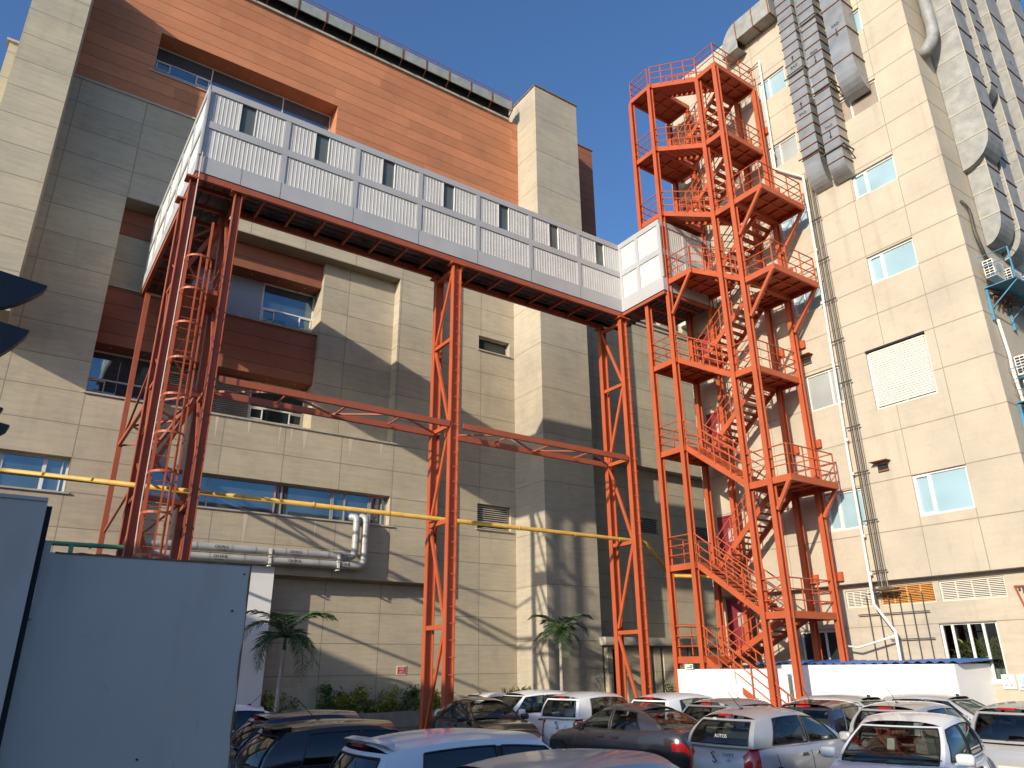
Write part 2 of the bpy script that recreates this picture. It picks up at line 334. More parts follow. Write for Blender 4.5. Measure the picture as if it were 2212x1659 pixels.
mb.quad((16.6,W1,25.55),(21.55,W1,25.55),(21.55,W2,25.55),(16.6,W2,25.55))
# core box that closes the volume
mb.box(-1.32,24.9,33.2,50,GZ,33.6); mb.quad((-3.6,W1,GZ),(-3.6,50,GZ),(-3.6,50,25.55),(-3.6,W1,25.55)); mb.quad((-1.32,W1,25.55),(-1.32,50,25.55),(-1.32,50,33.6),(-1.32,W1,33.6))
for z in (11.85,20.56): mb.quad((1.5,W2,z),(10.4,W2,z),(10.4,32.3,z),(1.5,32.3,z))
mb.quad((1.5,W2,11.85),(1.5,W2,20.56),(1.5,32.3,20.56),(1.5,32.3,11.85)); mb.quad((1.5,32.3,11.85),(10.4,32.3,11.85),(10.4,32.3,20.56),(1.5,32.3,20.56))
mb.build('wall',M['conc'],B)
mb=MB(); mb.box(-3.2,-1.32,28.55,W1,13.7,30.9); mb.build('pier',M['concp'],B)
mb=MB(); mb.box(-3.66,-3.2,30.0,W1,GZ,25.7); mb.box(-3.76,-3.2,29.9,W1,25.7,25.8,1); mb.build('side_pier',[M['concp'],M['stone']],B)
mb=MB(); wall(mb,'y',W1,-1.32,21.55,25.55,33.75,[(1.5,10.05,27.3,29.55,.95)]); mb.quad((-1.32,W1,33.75),(21.5,W1,33.75),(21.5,33.3,33.75),(-1.32,33.3,33.75)); mb.build('red_cladding',M['red'],B)
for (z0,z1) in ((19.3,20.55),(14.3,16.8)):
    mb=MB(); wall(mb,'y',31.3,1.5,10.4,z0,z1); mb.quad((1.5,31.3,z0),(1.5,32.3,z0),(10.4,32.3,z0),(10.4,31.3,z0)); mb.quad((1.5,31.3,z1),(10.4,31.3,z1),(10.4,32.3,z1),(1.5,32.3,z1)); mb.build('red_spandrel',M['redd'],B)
    mb=MB()
    for k in range(7): mb.tube((2.1+k*1.27,31.7,z0-.012),(2.1+k*1.27,31.7,z0),.045,10)
    mb.build('soffit_light',M['stone'],B)
mb=MB()
for k in range(7): mb.tube((2.2+k*1.2,31.0,29.53),(2.2+k*1.2,31.0,29.56),.05,10)
mb.build('soffit_light',M['stone'],B)
mb=MB()
for (a,b,z) in ((1.4,10.5,16.83),):
    mb.box(a+.1,10.4,31.22,31.32,z-.03,z+.03)
mb.box(1.42,14.45,W1-.07,W1+.02,11.83,11.9); mb.box(3.8,14.4,W1-.07,W1+.02,8.0,8.06); mb.box(-3.5,1.66,W1-.07,W1+.02,8.0,8.06); mb.box(-1.32,16.5,W1-.06,W1,25.5,25.6); mb.box(1.3,10.15,W1-.07,W1+.02,27.24,27.3)
mb.build('sill',M['stone'],B)
mb=MB(); mb.box(1.5,10.05,W1+.02,31.4,27.1,27.26); mb.build('ledge',M['red'],B)
# gutter/cornice and roof rail
mb=MB(); mb.box(-1.3,20.85,W1-.12,W1+.0,33.72,33.86,0); mb.build('eaves_strip',M['stone'],B)
mb=MB(); mb.box(-1.3,20.85,29.92,29.98,34.2,34.85); mb.box(-1.3,20.85,29.98,W1,34.8,34.85); mb.build('gutter',M['gutter'],B)
mb=MB(); mb.box(-1.3,20.85,W1-.04,W1+.2,33.87,34.79); mb.build('gutter_shade_backing',M['dark'],B)  # black backing: the shade under the overhanging gutter is put into its colour
mb=MB()
for k in range(16):
    x=20.8-k*1.5; mb.box(x-.03,x+.03,29.88,29.918,34.15,34.87); mb.bar((x,29.92,34.2),(x,W1-.02,33.86),.05,.05)
mb.build('gutter_bracket',M['rust'],B)
mb=MB()
for k in range(16): x=20.8-k*1.78; mb.box(x-.012,x+.012,30.0,30.025,34.85,35.2)
mb.bar((-1.3,30.02,35.22),(20.8,30.02,35.22),.025,.025); mb.bar((-1.3,30.02,35.02),(20.8,30.02,35.02),.02,.02); mb.build('roof_rail',M['rustor'],B)
for (xs,z0,rnd_) in (([5.0,6.3,7.6,8.9,9.4,10.0,12.1,13.6],11.83,3),([3.9,5.2,7.9,10.8],8.0,5)):
    rd=random.Random(rnd_); mb=MB(); a,b_=xs[0]-.3,xs[-1]+.3; pts=[]
    for x in xs:
        w_=rd.uniform(.05,.16); L_=rd.uniform(.5,1.3); pts+=[(x-w_*.7,.03),(x-w_*.45,L_*.5),(x-w_*.15,L_),(x+w_*.1,L_*.9),(x+w_*.35,L_*.45),(x+w_*.7,.03)]
    pts=[(a,.03)]+pts+[(b_,.03)]
    for (xa,da),(xb,db) in zip(pts,pts[1:]): mb.quad((xa,W1-.003,z0-da),(xb,W1-.003,z0-db),(xb,W1-.003,z0),(xa,W1-.003,z0))
    mb.build('lime_streaks',M['lime'],B)
# windows
window(B,'y',31.3,1.5,10.02,28.12,29.5,M['glass'],M['wframe'],mv=(4.02,7.5),mh=((28.72,1.55,4.0),),casements=((1.6,2.2,28.2,28.68),(3.35,3.95,28.2,28.68)),fw=.045)
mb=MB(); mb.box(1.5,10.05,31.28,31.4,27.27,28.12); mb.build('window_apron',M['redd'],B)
window(B,'y',32.2,7.9,10.4,17.28,19.28,M['glass'],M['wframe'],mh=(17.98,),casements=((7.98,8.55,17.36,17.93),(9.75,10.33,17.36,17.93)),fw=.065)
window(B,'y',32.2,7.9,10.4,12.45,14.28,M['glassd'],M['wframe'],mh=(13.08,),casements=((7.98,8.55,12.53,13.03),(9.75,10.33,12.53,13.03)),fw=.065)
window(B,'y',32.2,1.5,4.2,12.45,14.28,M['glass'],M['wframe'],mh=(13.08,),casements=((1.58,2.2,12.53,13.03),),fw=.065)
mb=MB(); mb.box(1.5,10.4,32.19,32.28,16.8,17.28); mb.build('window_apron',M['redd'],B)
mb=MB(); mb.box(1.5,10.4,32.19,32.28,11.86,12.45); mb.build('window_apron',M['conc'],B)
mb=MB(); mb.quad((3.0,32.2,16.86),(7.9,32.2,16.86),(7.9,32.2,19.28),(3.0,32.2,19.28)); mb.build('ribbed_panel',M['wavy'],B)
mb=MB(); mb.quad((4.2,32.2,11.9),(7.9,32.2,11.9),(7.9,32.2,14.28),(4.2,32.2,14.28)); 
for k in range(26): mb.box(4.2,7.9,32.1,32.19,11.95+k*.09,11.98+k*.09)
mb.build('louvre_panel',M['darkl'],B)
mb=MB(); mb.box(1.5,3.0,31.35,32.2,16.86,19.3); mb.build('rough_panel',M['conc'],B)
window(B,'y',W1+.35,3.9,14.17,8.05,9.4,M['glass'],M['gframe'],mv=(5.75,6.4,9.08,9.35,11.55,12.2,13.3),casements=((11.6,12.18,8.1,9.35),(13.35,13.95,8.1,9.35)),fw=.06)
window(B,'y',W1+.35,-3.4,1.5,8.05,9.35,M['glass'],M['wframe'],mv=(-1.2,-.55,.72),casements=((.76,1.32,8.1,9.3),(-1.16,-.6,8.1,9.3)),fw=.07)
window(B,'y',W2+.28,19.2,21.2,18.12,18.95,M['glassd'],M['stone'],sill=(-.08,.08,-.36))
o=window(B,'y',W2+.29,19.2,21.22,8.5,9.75,M['dark'],M['stone'],sill=(-.1,.1,-.38),name='louvre_window')
mb=MB()
for k in range(11): mb.box(19.25,21.17,W2+.16,W2+.24,8.58+k*.105,8.62+k*.105)
mb.build('slats',M['stone'],o)
mb=MB(); mb.box(7.0,10.38,31.6,32.0,16.86,17.05); 
for k in range(150):
    x=random.uniform(8.0,10.35); y=random.uniform(31.35,31.9); z=17.05+random.uniform(-.05,.16); s=.07; mb.quad((x,y,z),(x+s,y,z+s*random.uniform(-1,1)),(x+s,y+s,z+s),(x,y+s,z))
tag(mb.build('ledge_planting',M['leaf']),'dark green planting on the red ledge outside the upper recessed window','plant')
# shaft tower
T=thing('stair_shaft',(23,30,GZ),'tall plain concrete shaft standing between the terracotta wall and the orange stair','building')
mb=MB(); mb.box(21.52,24.75,28.5,34,GZ,35.4); mb.build('wall',M['conct'],T)
mb=MB(); mb.box(21.46,24.81,28.44,34.05,35.4,35.48); mb.build('coping',M['gatedark'],T)
T2=thing('rear_shaft',(27,34,GZ),'narrow terracotta shaft rising behind the concrete shaft','building')
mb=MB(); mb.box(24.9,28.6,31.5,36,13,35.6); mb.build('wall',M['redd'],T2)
mb=MB(); mb.box(24.8,28.66,31.44,36,35.6,35.68); mb.build('coping',M['gatedark'],T2)
# right-hand wing behind the stair (W3)
Wg=thing('rear_wing',(31,31,GZ),'shaded concrete wing with dark upper windows seen between the bridge column and the stair','building')
mb=MB(); Y3=30.65; wins=[(29.6,31.3,23.05,25.6,.3),(31.65,33.0,22.95,25.6,.3),(33.7,35.1,22.95,25.6,.3)]
wall(mb,'y',Y3,24.75,37,13.15,26.6,wins); mb.quad((24.75,Y3,13.15),(24.75,31.2,13.15),(37,31.2,13.15),(37,Y3,13.15))
wall(mb,'y',31.2,24.75,37,GZ,13.15,[(30.4,31.9,9.35,10.2,.2),(34.6,37,9.3,10.1,.2)]); mb.box(24.9,37,33,45,GZ,26.6); mb.quad((24.75,Y3,26.6),(37,Y3,26.6),(37,33,26.6),(24.75,33,26.6)); mb.build('wall',M['conc'],Wg)
for wn in wins: window(Wg,'y',Y3+.28,wn[0],wn[1],wn[2],wn[3],M['glassd'],M['stone'],fw=.06,mv=((wn[0]+wn[1])/2,))
mb=MB(); mb.box(29.5,36,Y3-.12,Y3,22.82,22.92); mb.box(29.5,36,Y3-.08,Y3,22.52,22.6); mb.build('sill',M['stone'],Wg)
for a,b_,z0,z1 in ((30.4,31.9,9.35,10.2),(34.6,36.9,9.3,10.1)):
    mb=MB()
    mb.quad((a,31.38,z0),(b_,31.38,z0),(b_,31.38,z1),(a,31.38,z1),1)
    for k in range(8): mb.box(a,b_,31.25,31.33,z0+.04+k*.1,z0+.075+k*.1)
    mb.build('louvre',[M['darkl'],M['dark']],Wg)
mb=MB(); mb.box(34.9,35.5,Y3-.5,Y3-.02,23.4,23.95); tag(mb.build('air_conditioner',M['acw']),'pale outdoor air conditioner under the dark upper windows of the rear wing','air conditioner')
An=thing('annex',(27,29,GZ),'low concrete annex with two slot windows at the foot of the tall shaft','building')
mb=MB(); wall(mb,'y',28.3,24.9,33,GZ,3.05,[(27.75,27.98,.35,3.0,.25),(28.4,28.62,.35,3.0,.25),(30.3,30.5,.35,3.0,.25),(25.2,26.1,GZ,2.9,.5)]); mb.quad((24.9,28.3,GZ),(24.9,28.3,3.05),(24.9,31.2,3.05),(24.9,31.2,GZ)); mb.build('wall',M['conc'],An)
mb=MB(); mb.box(24.6,33,28.05,31.2,3.05,3.42); mb.build('roof',M['stone'],An)
mb=MB(); mb.box(25,33,28.85,29,GZ,3.0); mb.build('slot_window',M['dark'],An)
# white boarding closing the undercroft, with dark return
mb=MB(); mb.box(3,9.25,30.3,30.37,GZ,5.93); 
tag(mb.build('white_boarding',M['white']),'tall white boarding under the overhang behind the grey gate','boarding')
# ======================= RIGHT BUILDING =======================
XF=23.6
C_=thing('cream_building',(28,14,GZ),'cream rendered block on the right with pale blue windows and ducts climbing its face','building')
LW=[(10.12,11.75,25.05,26.15),(10.13,11.75,21.55,22.62),(10.13,11.75,18.12,19.16),(10.13,11.8,14.6,15.7),(10.43,12.5,10.13,12.22),(10.13,11.8,6.4,7.73),
    (13.6,14.95,24.95,26.05),(13.6,14.95,21.45,22.55),(13.55,14.95,18.05,19.1),(13.55,14.95,14.6,15.6),(13.55,14.96,10.75,12.15),(13.55,14.97,6.36,7.68)]
mb=MB(); wall(mb,'x',XF,8.6,20.35,4.6,29.4,[h+(.16,) for h in LW])
mb.quad((XF,8.6,4.6),(60,8.6,4.6),(60,8.6,31),(XF,8.6,31)); mb.quad((XF,20.35,GZ),(60,20.35,GZ),(60,20.35,29.4),(XF,20.35,29.4)); mb.quad((XF,8.6,29.4),(XF,20.35,29.4),(60,20.35,29.4),(60,8.6,29.4))
mb.quad((XF,8.6,4.6),(XF,20.35,4.6),(24.1,20.35,4.6),(24.1,8.6,4.6)); mb.quad((XF,8.6,4.6),(24.1,8.6,4.6),(60,9.1,4.6),(60,8.6,4.6))
mb.quad((60,8.6,GZ),(60,20.35,GZ),(60,20.35,29.4),(60,8.6,29.4))
# joints as thin strips, at the heights they have
for z in (27.6,26.35,25.15,23.95,22.75,21.6,20.44,19.3,18.13,16.94,15.76,14.64,13.49,12.27,10.87,9.28,7.73,6.1):
    cuts=sorted([h[:2] for h in LW if h[2]-.02<z<h[3]+.02]); y=8.6
    for c0,c1 in cuts+[(20.35,20.35)]:
        if c0>y: mb.box(XF-.003,XF+.02,y,c0,z-.016,z+.016,1)
        y=max(y,c1)
    mb.box(XF+.0,60,8.597,8.62,z-.016,z+.016,1)
for y in (10.12,11.8,13.45,15.05,16.7,18.4):
    zs=4.6
    for h in sorted([h for h in LW if h[0]-.02<y<h[1]+.02],key=lambda h:h[2])+[(0,0,29.4,29.4)]:
        if h[2]>zs: mb.box(XF-.002,XF+.02,y-.011,y+.011,zs,h[2],1)
        zs=max(zs,h[3])
mb.build('wall',[M['cream'],M['joint']],C_)
XG=23.95
GL=[(9.97,11.82,3.86,4.45),(11.99,13.75,3.86,4.45),(13.93,14.97,3.86,4.4),(10.44,12.07,1.6,3.25),(15.3,16.95,GZ,3.2)]
mb=MB(); wall(mb,'x',XG,9.0,20.35,GZ,4.6,[h+(.12,) for h in GL]); 
mb.grid(lambda u,v:(XG+.5-.5*math.cos(u*math.pi/2),9.0-.5*math.sin(u*math.pi/2),GZ+v*(4.6-GZ)),8,1); mb.quad((XG+.5,8.5,GZ),(60,8.5,GZ),(60,8.5,4.6),(XG+.5,8.5,4.6))
mb.box(XG-.003,XG+.02,9.0,20.35,3.22,3.245,1); mb.build('ground_floor_wall',[M['cream2'],M['joint']],C_)
mb=MB(); mb.box(XF-.02,XF+.3,8.6,20.35,29.4,29.55); mb.build('parapet',M['stone'],C_)
for i,h in enumerate(LW):
    y0,y1,z0,z1=h; gm={1:M['glassm'],4:M['shutb'],10:M['glassg'],7:M['glassg']}.get(i,M['glassb'])
    mvs=(y1-.52,) if i not in (4,10) else ((y0+y1)/2 if i==4 else y0+.45,)
    cs=((y1-.5,y1-.06,z0+.06,z1-.06),) if i in (2,3,5,9,11) else ()
    o=window(C_,'x',XF+.09,y0,y1,z0,z1,gm,M['wframe'],mv=mvs,casements=cs,fw=.065)
    if i==4:
        mb=MB()
        for k in range(24): bx(mb,'x',XF,y0+.08,y1-.08,.05,.08,z0+.1+k*.083,z0+.165+k*.083)
        mb.build('slats',M['louvre'],o)
        mb=MB(); bx(mb,'x',XF,y0,y1,-.02,.1,z1,z1+.07); mb.build('lintel',M['dark'],o)
for i,(h,mm) in enumerate(((GL[0],M['louvre']),(GL[1],M['brass']),(GL[2],M['louvre']))):
    y0,y1,z0,z1=h
    o=window(C_,'x',XG+.06,y0,y1,z0,z1,M['dark'],mm if i!=1 else M['louvre'],mv=[y0+k*(y1-y0)/4 for k in (1,2,3)],fw=.04,name='louvre_vent')
    mb=MB()
    for k in range(11): bx(mb,'x',XG,y0+.04,y1-.04 if i!=1 else y1-.02,.02,.06,z0+.04+k*.05,z0+.065+k*.05,0 if (i!=1) else 0)
    mb.build('slats',mm,o)
o=window(C_,'x',XG+.08,10.44,12.07,1.6,3.25,M['cglass'],M['wframe'],mv=(10.85,11.25,11.72),fw=.07,sill=(-.05,.05,-.12),sillm=M['wframe'])
o=window(C_,'x',XG+.1,15.3,16.95,GZ,3.2,M['glassd'],M['wframe'],mv=(16.0,),fw=.07,name='glazed_door')
mb=MB(); mb.box(XG+.12,XG+1.6,10.3,12.2,1.5,3.3); 
ib=MB(); ib.add([(XG+1.5,10.3,1.5),(XG+1.5,12.2,1.5),(XG+1.5,12.2,3.3),(XG+1.5,10.3,3.3)],[(0,1,2,3)]); ib.add([(XG+.13,10.3,1.56),(XG+1.5,10.3,1.56),(XG+1.5,12.2,1.56),(XG+.13,12.2,1.56)],[(0,1,2,3)]); ib.build('room_backdrop',M['dark'],C_)
# maroon doors on the stair side
for z0 in (2.46,5.62,9.95,13.56,17.03,20.36,23.73):
    d=MB(); d.box(XF-.05,XF+.02,18.75,19.65,z0,z0+1.95); o=d.build('door',M['maroon'],C_)
    d=MB(); d.box(XF-.07,XF-.05,19.0,19.25,z0+1.0,z0+1.5); d.build('vision_panel',M['glassg'],o)
    d=MB(); d.box(XF-.1,XF-.05,18.82,18.87,z0+.9,z0+1.15); d.build('handle',M['chrome'],o)
    d=MB(); d.box(XF-.09,XF+.02,18.68,18.75,z0,z0+2.0); d.box(XF-.09,XF+.02,19.65,19.72,z0,z0+2.0); d.box(XF-.09,XF+.02,18.68,19.72,z0+1.96,z0+2.03); d.build('frame',M['maroon'],o)
# ragged holes with little shades
for (y,z) in ((14.75,12.85),(12.65,8.3)):
    mb=MB(); bx(mb,'x',XF,y-.18,y+.18,-.012,.02,z-.28,z-.02,0); bx(mb,'x',XF,y-.3,y+.3,-.3,.0,z+.05,z+.07,1); bx(mb,'x',XF,y-.2,y+.15,-.04,-.012,z-.26,z-.2,1); mb.build('vent_hole',[M['dark'],M['rust']],C_)
# neighbouring blocks out of frame to the left: they shade the car park
for i,(x0,x1,y0,y1,h) in enumerate(((-34,-16.5,15.5,21.2,13.4),(-34,-16.5,5,15.5,12.3),(-34,-16.5,-40,5,11.2))):
    o=thing('neighbouring_block',((x0+x1)/2,(y0+y1)/2,GZ),['far plain block','middle plain block','near plain block'][i]+' to the left of the car park','building')
    mb=MB(); mb.box(x0,x1,y0,y1,GZ,h); mb.build('wall',M['wallb'],o)
    for k in range(3):
        g_=MB(); g_.box(x1,x1+.03,y0+.8,y1-.8,2+k*3.4,3.4+k*3.4); g_.build('window',M['glassd'],o)
# ground strip: planter
P=thing('planter',(13,30.4,GZ),'low block planter along the foot of the concrete wall','planter')
mb=MB(); mb.box(8.9,17.2,30.12,30.27,GZ,.42); mb.box(17.05,17.2,30.27,31,GZ,.42)
for k in range(17): mb.box(9+k*.5,9.01+k*.5,30.115,30.12,GZ,.42,1)
mb.box(8.9,17.2,30.11,30.12,.2,.212,1); mb.build('kerb_wall',[M['paver'],M['joint']],P)
mb=MB(); mb.box(8.9,17.05,30.27,30.99,GZ,.34); mb.build('soil',M['soil'],P)
sg=MB(); sg.box(15.17,15.63,30.975,30.99,1.83,2.2); o=sg.build('wall_sign',M['signw']); tag(o,'small square red notice with white lettering on the concrete wall left of the near column','sign')
sg=MB(); sg.box(15.2,15.6,30.968,30.974,1.86,2.17); sg.build('sign_face',M['sign'],o)
for k,(s,z) in enumerate((('ONLY PATIENT',2.14),('PARKING',2.095),('IN THIS AREA',2.05))): text(o,'lettering',s,.047,(15.4,30.962,z),'y',M['signw'])
sq=MB()
for (x,z,a,b) in ((15.33,1.97,.05,.02),(15.45,1.98,.09,.018),(15.3,1.91,.07,.02),(15.42,1.90,.1,.02),(15.36,1.94,.02,.05),(15.52,1.92,.02,.05)): sq.box(x-a/2,x+a/2,30.962,30.967,z-b/2,z+b/2)
sq.build('script_lettering',M['signw'],o)
# ======================= COVERED BRIDGE =======================
YB,YR=21.0,22.48; ZB0,ZB1=16.45,19.8
Bg=thing('covered_bridge',(10,21.5,ZB0),'long elevated walkway clad in white corrugated panels crossing in front of the terracotta wall','bridge')
POST=[2.75+2.535*i for i in range(8)]
def ribs(mb,ax,c,a0,a1,z0,z1,sgn,pitch=.125):
    # corrugated sheet: alternate shallow ribs, real geometry
    n=max(1,int((a1-a0)/pitch)); p=(a1-a0)/n; F=AX(ax,c); pts=[]
    for i in range(n):
        pts+=[(a0+i*p,0),(a0+(i+.62)*p,0),(a0+(i+.75)*p,-.009*sgn),(a0+(i+.87)*p,-.009*sgn)]
    pts.append((a1,0))
    for k in range(len(pts)-1):
        (a,d),(b,e)=pts[k],pts[k+1]; mb.quad(F(a,d,z0),F(b,e,z0),F(b,e,z1),F(a,d,z1))
def bwindow(ax,c,a0,a1,sgn):
    g=MB(); F=AX(ax,c); g.quad(F(a0,.05*sgn,18.46),F(a1,.05*sgn,18.46),F(a1,.05*sgn,19.56),F(a0,.05*sgn,19.56)); o=g.build('window',M['glassw'],Bg)
    f=MB(); 
    for a in (a0,a1-.03): bx(f,ax,c,a,a+.03,-.02*sgn,.04*sgn,18.46,19.56)
    f.build('frame',M['wframe'],o)
mbp=MB(); fl=MB()
for i in range(7):
    a,b=POST[i]+.09,POST[i+1]-.09; ribs(mbp,'y',YB,a,b,17.05,18.16,1)
    w0=POST[i]+.97; w1=w0+.53; ribs(mbp,'y',YB,a,w0,18.42,19.56,1); ribs(mbp,'y',YB,w1,b,18.42,19.56,1); bwindow('y',YB,w0,w1,1)
    mid=POST[i]+1.26; fl.box(mid-.004,mid+.004,YB-.006,YB,17.06,18.15)
# return towards the stair: along Y at x=20.5, then along X
XR=20.33
ribs(mbp,'x',XR,18.6,19.75,17.05,18.16,1); ribs(mbp,'x',XR,19.93,20.95,17.05,18.16,1); ribs(mbp,'x',XR,18.6,19.75,18.42,19.56,1); ribs(mbp,'x',XR,19.93,20.95,18.42,19.56,1)
ribs(mbp,'y',18.5,20.6,21.75,17.05,18.16,1); ribs(mbp,'y',18.5,20.6,21.75,18.42,19.56,1); ribs(mbp,'y',18.5,21.93,23.5,17.05,18.16,1); ribs(mbp,'y',18.5,21.93,23.5,18.42,19.56,1)
# left end: leg along Y on x=2.72 towards the building
XL=2.72
LP=[21.0+1.9*i for i in range(6)]
for i in range(5):
    a,b=LP[i]+.09,min(LP[i+1],30.4)-.09; ribs(mbp,'x',XL,a,b,17.05,18.16,1); ribs(mbp,'x',XL,a,b,18.42,19.56,1)
mbp.build('panels',M['bridge'],Bg)
for (za,zb,d) in ((ZB0,17.05,.05),(18.16,18.42,.045),(19.56,ZB1,.05)):
    fl.box(XL,XR,YB-d,YB+.02,za,zb); fl.box(XR-d,XR+.02,18.5,YB-d,za,zb); fl.box(XR-d,23.5,18.5-d,18.5,za,zb); fl.box(XL-d,XL+.02,YB-d,30.4,za,zb)
    fl.box(XL+1.45,XR+1.5,YR,YR+.03,za,zb)
for p in POST[:-1]+[20.37]: fl.box(p-.09,p+.09,YB-.04,YB+.02,17.05,19.56)
for y in (18.5,19.84,20.9): fl.box(XR-.04,XR+.02,y-.09,y+.09,17.05,19.56)
for x in (20.36,21.84,23.4): fl.box(x-.09,x+.09,18.46,18.52,17.05,19.56)
for y in LP[:-1]+[30.3]: fl.box(XL-.04,XL+.02,y-.09,y+.09,17.05,19.56)
fl.build('flashing',M['bframe'],Bg)
mb=MB()
for p in POST[1:-1]: mb.box(p-.003,p+.003,YB-.056,YB-.05,ZB0,17.05)
mb.box(4.02,4.024,YB-.056,YB-.05,ZB0,17.05); mb.build('seam',M['dark'],Bg)
rf=MB(); rf.box(XL,XR+1.5,YB+.02,YR,19.72,19.78); rf.box(XL+.02,XL+1.45,YR,30.4,19.72,19.78); rf.box(XR,23.5,18.52,YB+.02,19.72,19.78); rf.build('roof',M['bframe'],Bg)
bk=MB(); bk.box(XL+1.45,XR+1.5,YR,YR+.02,ZB0,19.7); bk.box(XL+1.43,XL+1.45,YR,30.4,ZB0,19.7); bk.build('rear_wall',M['bridge'],Bg)
dk=MB()
def dgrid(x0,x1,y0,y1,ax):
    n=int(((x1-x0) if ax=='x' else (y1-y0))/.28)
    for i in range(n):
        for k,(f0,f1,za,zb) in enumerate(((0,.45,16.66,16.66),(.45,.5,16.66,16.6),(.5,.95,16.6,16.6),(.95,1,16.6,16.66))):
            if ax=='x': a=x0+(i+f0)*(x1-x0)/n;b=x0+(i+f1)*(x1-x0)/n; dk.quad((a,y0,za),(b,y0,zb),(b,y1,zb),(a,y1,za))
            else: a=y0+(i+f0)*(y1-y0)/n;b=y0+(i+f1)*(y1-y0)/n; dk.quad((x0,a,za),(x1,a,za),(x1,b,zb),(x0,b,zb))
dgrid(4.17,XR+1.5,YB,YR,'y'); dgrid(XL,4.17,YB,30.4,'x'); dgrid(XR,23.5,18.5,YB,'x'); dk.build('floor_deck',M['deck'],Bg)
be=MB(); zt=16.44; zb=16.2
be.box(XL,XR+.1,YB-.02,YB+.1,16.22,zt); be.box(4.17,XR+.1,YR-.1,YR+.02,16.22,zt); be.box(XL-.02,XL+.1,YB+.1,30.4,16.22,zt); be.box(4.07,4.17,YB+.1,30.4,16.22,zt)
be.box(XR,XR+.1,18.5,YB-.02,16.3,zt); be.box(XR+.1,23.4,18.5,18.6,16.3,zt)
for k in range(15): x=4.9+k*1.035; be.box(x-.04,x+.04,YB+.1,YR-.1,16.3,zt)
for k in range(9): y=21.7+k*1.03; be.box(XL+.1,4.07,y-.04,y+.04,16.3,zt)
for k in range(3): be.box(XR+.1,23,19+k*.8,19.08+k*.8,16.3,zt)
be.build('floor_beams',M['rustor'],Bg)
# ======================= SUPPORT TOWERS =======================
def hcol(mb,x,y,z0,z1,w=.43,d=.26,t=.03,m=0):
    # H section: two flanges facing +-X joined by a web
    mb.box(x-w/2,x-w/2+t,y-d/2,y+d/2,z0,z1,m); mb.box(x+w/2-t,x+w/2,y-d/2,y+d/2,z0,z1,m); mb.box(x-w/2+t,x+w/2-t,y-.012,y+.012,z0,z1,m)
def support(x,label,flip,mat,front_rungs=True):
    o=thing('support_column',(x,21.7,GZ),label,'column','braced twin columns under the bridge')
    for nm,y in (('front_post',21.08),('rear_post',22.42)):
        mb=MB(); hcol(mb,x,y,GZ,16.2,.33,.2); mb.box(x-.3,x+.3,y-.2,y+.2,16.14,16.2); mb.box(x-.32,x+.32,y-.22,y+.22,GZ,GZ+.04); mb.build(nm,mat,o)
    for z in (3.3,6.6,9.9,13.15,15.95):
        mb=MB(); mb.bar((x-.1,21.2,z),(x-.1,22.3,z),.1,.14); mb.build('cross_member',mat,o)
    zs=[0.1,3.2,3.45,6.5,6.75,9.8,10.0,13.0,13.3,15.9]
    for i in range(5):
        a,b=zs[2*i],zs[2*i+1]; fr=(i%2==0)!=flip
        mb=MB(); mb.bar((x-.1,21.2 if fr else 22.3,b),(x-.1,22.3 if fr else 21.2,a),.07,.12); mb.build('diagonal_brace',mat,o)
    if front_rungs:
        mb=MB()
        for k in range(31):
            z=.9+k*.5; mb.path([(x-.02,21.0,z),(x-.0,20.86,z),(x+.14,20.86,z),(x+.15,21.0,z)],.011,6)
        mb.build('rungs',mat,o)
    return o
support(12.05,'orange braced twin column under the middle of the bridge, left of the tall concrete shaft',False,M['orange'])
support(20.34,'orange braced twin column under the right corner of the bridge, beside the stair tower',True,M['orange'])
C1=thing('support_tower',(3.4,21.7,GZ),'rust red braced tower under the left corner of the bridge, holding the caged ladder','column')
for nm,x,y in (('front_post',2.70,21.08),('front_post',4.05,21.08),('middle_post',2.70,22.42),('middle_post',4.12,22.9)):
    mb=MB(); hcol(mb,x,y,GZ,16.2,.22,.22,.02); mb.box(x-.24,x+.24,y-.2,y+.2,16.14,16.2); mb.build(nm,M['rustor'],C1)
for x in (2.9,4.05):
    mb=MB(); mb.box(x-.09,x+.09,29.75,29.95,GZ,16.2); mb.build('rear_post',M['rustor'],C1)
for z in (3.3,6.6,9.9,13.0):
    mb=MB(); mb.bar((2.72,22.4,z),(4.1,22.8,z),.1,.14); mb.bar((2.7,21.1,z-.2),(2.7,22.4,z-.2),.1,.12); mb.bar((4.05,21.1,z-.2),(4.1,22.8,z-.2),.1,.12); mb.build('cross_member',M['rustor'],C1)
for z0 in (0.2,3.4,6.7,9.9,13.1):
    z1=z0+3.0; k=int(z0*10)%2
    a,b=((2.9,21.2),(2.9,22.3)); 
    for (p,q) in (((2.75,22.42),(4.05,22.85)),((2.7,21.2),(2.7,22.3)),((4.06,21.2),(4.1,22.7))):
        mb=MB(); mb.bar((p[0],p[1],z0 if k else z1),(q[0],q[1],z1 if k else z0),.07,.12); mb.build('diagonal_brace',M['rustor'],C1)
for i_ in range(10):
    z0=.4+i_*1.58; z1=z0+1.5
    for (p,q) in (((2.72,22.42),(4.1,22.85)),):
        mb=MB(); a_,b_=(p,q) if i_%2 else (q,p); mb.bar((a_[0],a_[1]+.05,z0),(b_[0],b_[1]+.05,z1),.05,.06); mb.build('lacing_bar',M['rustor'],C1)
    mb=MB(); mb.bar((2.70,21.15,z0+(.75 if i_%2 else 0)),(2.70,22.35,z0+(0 if i_%2 else .75)),.04,.05); mb.build('lacing_bar',M['rustor'],C1)
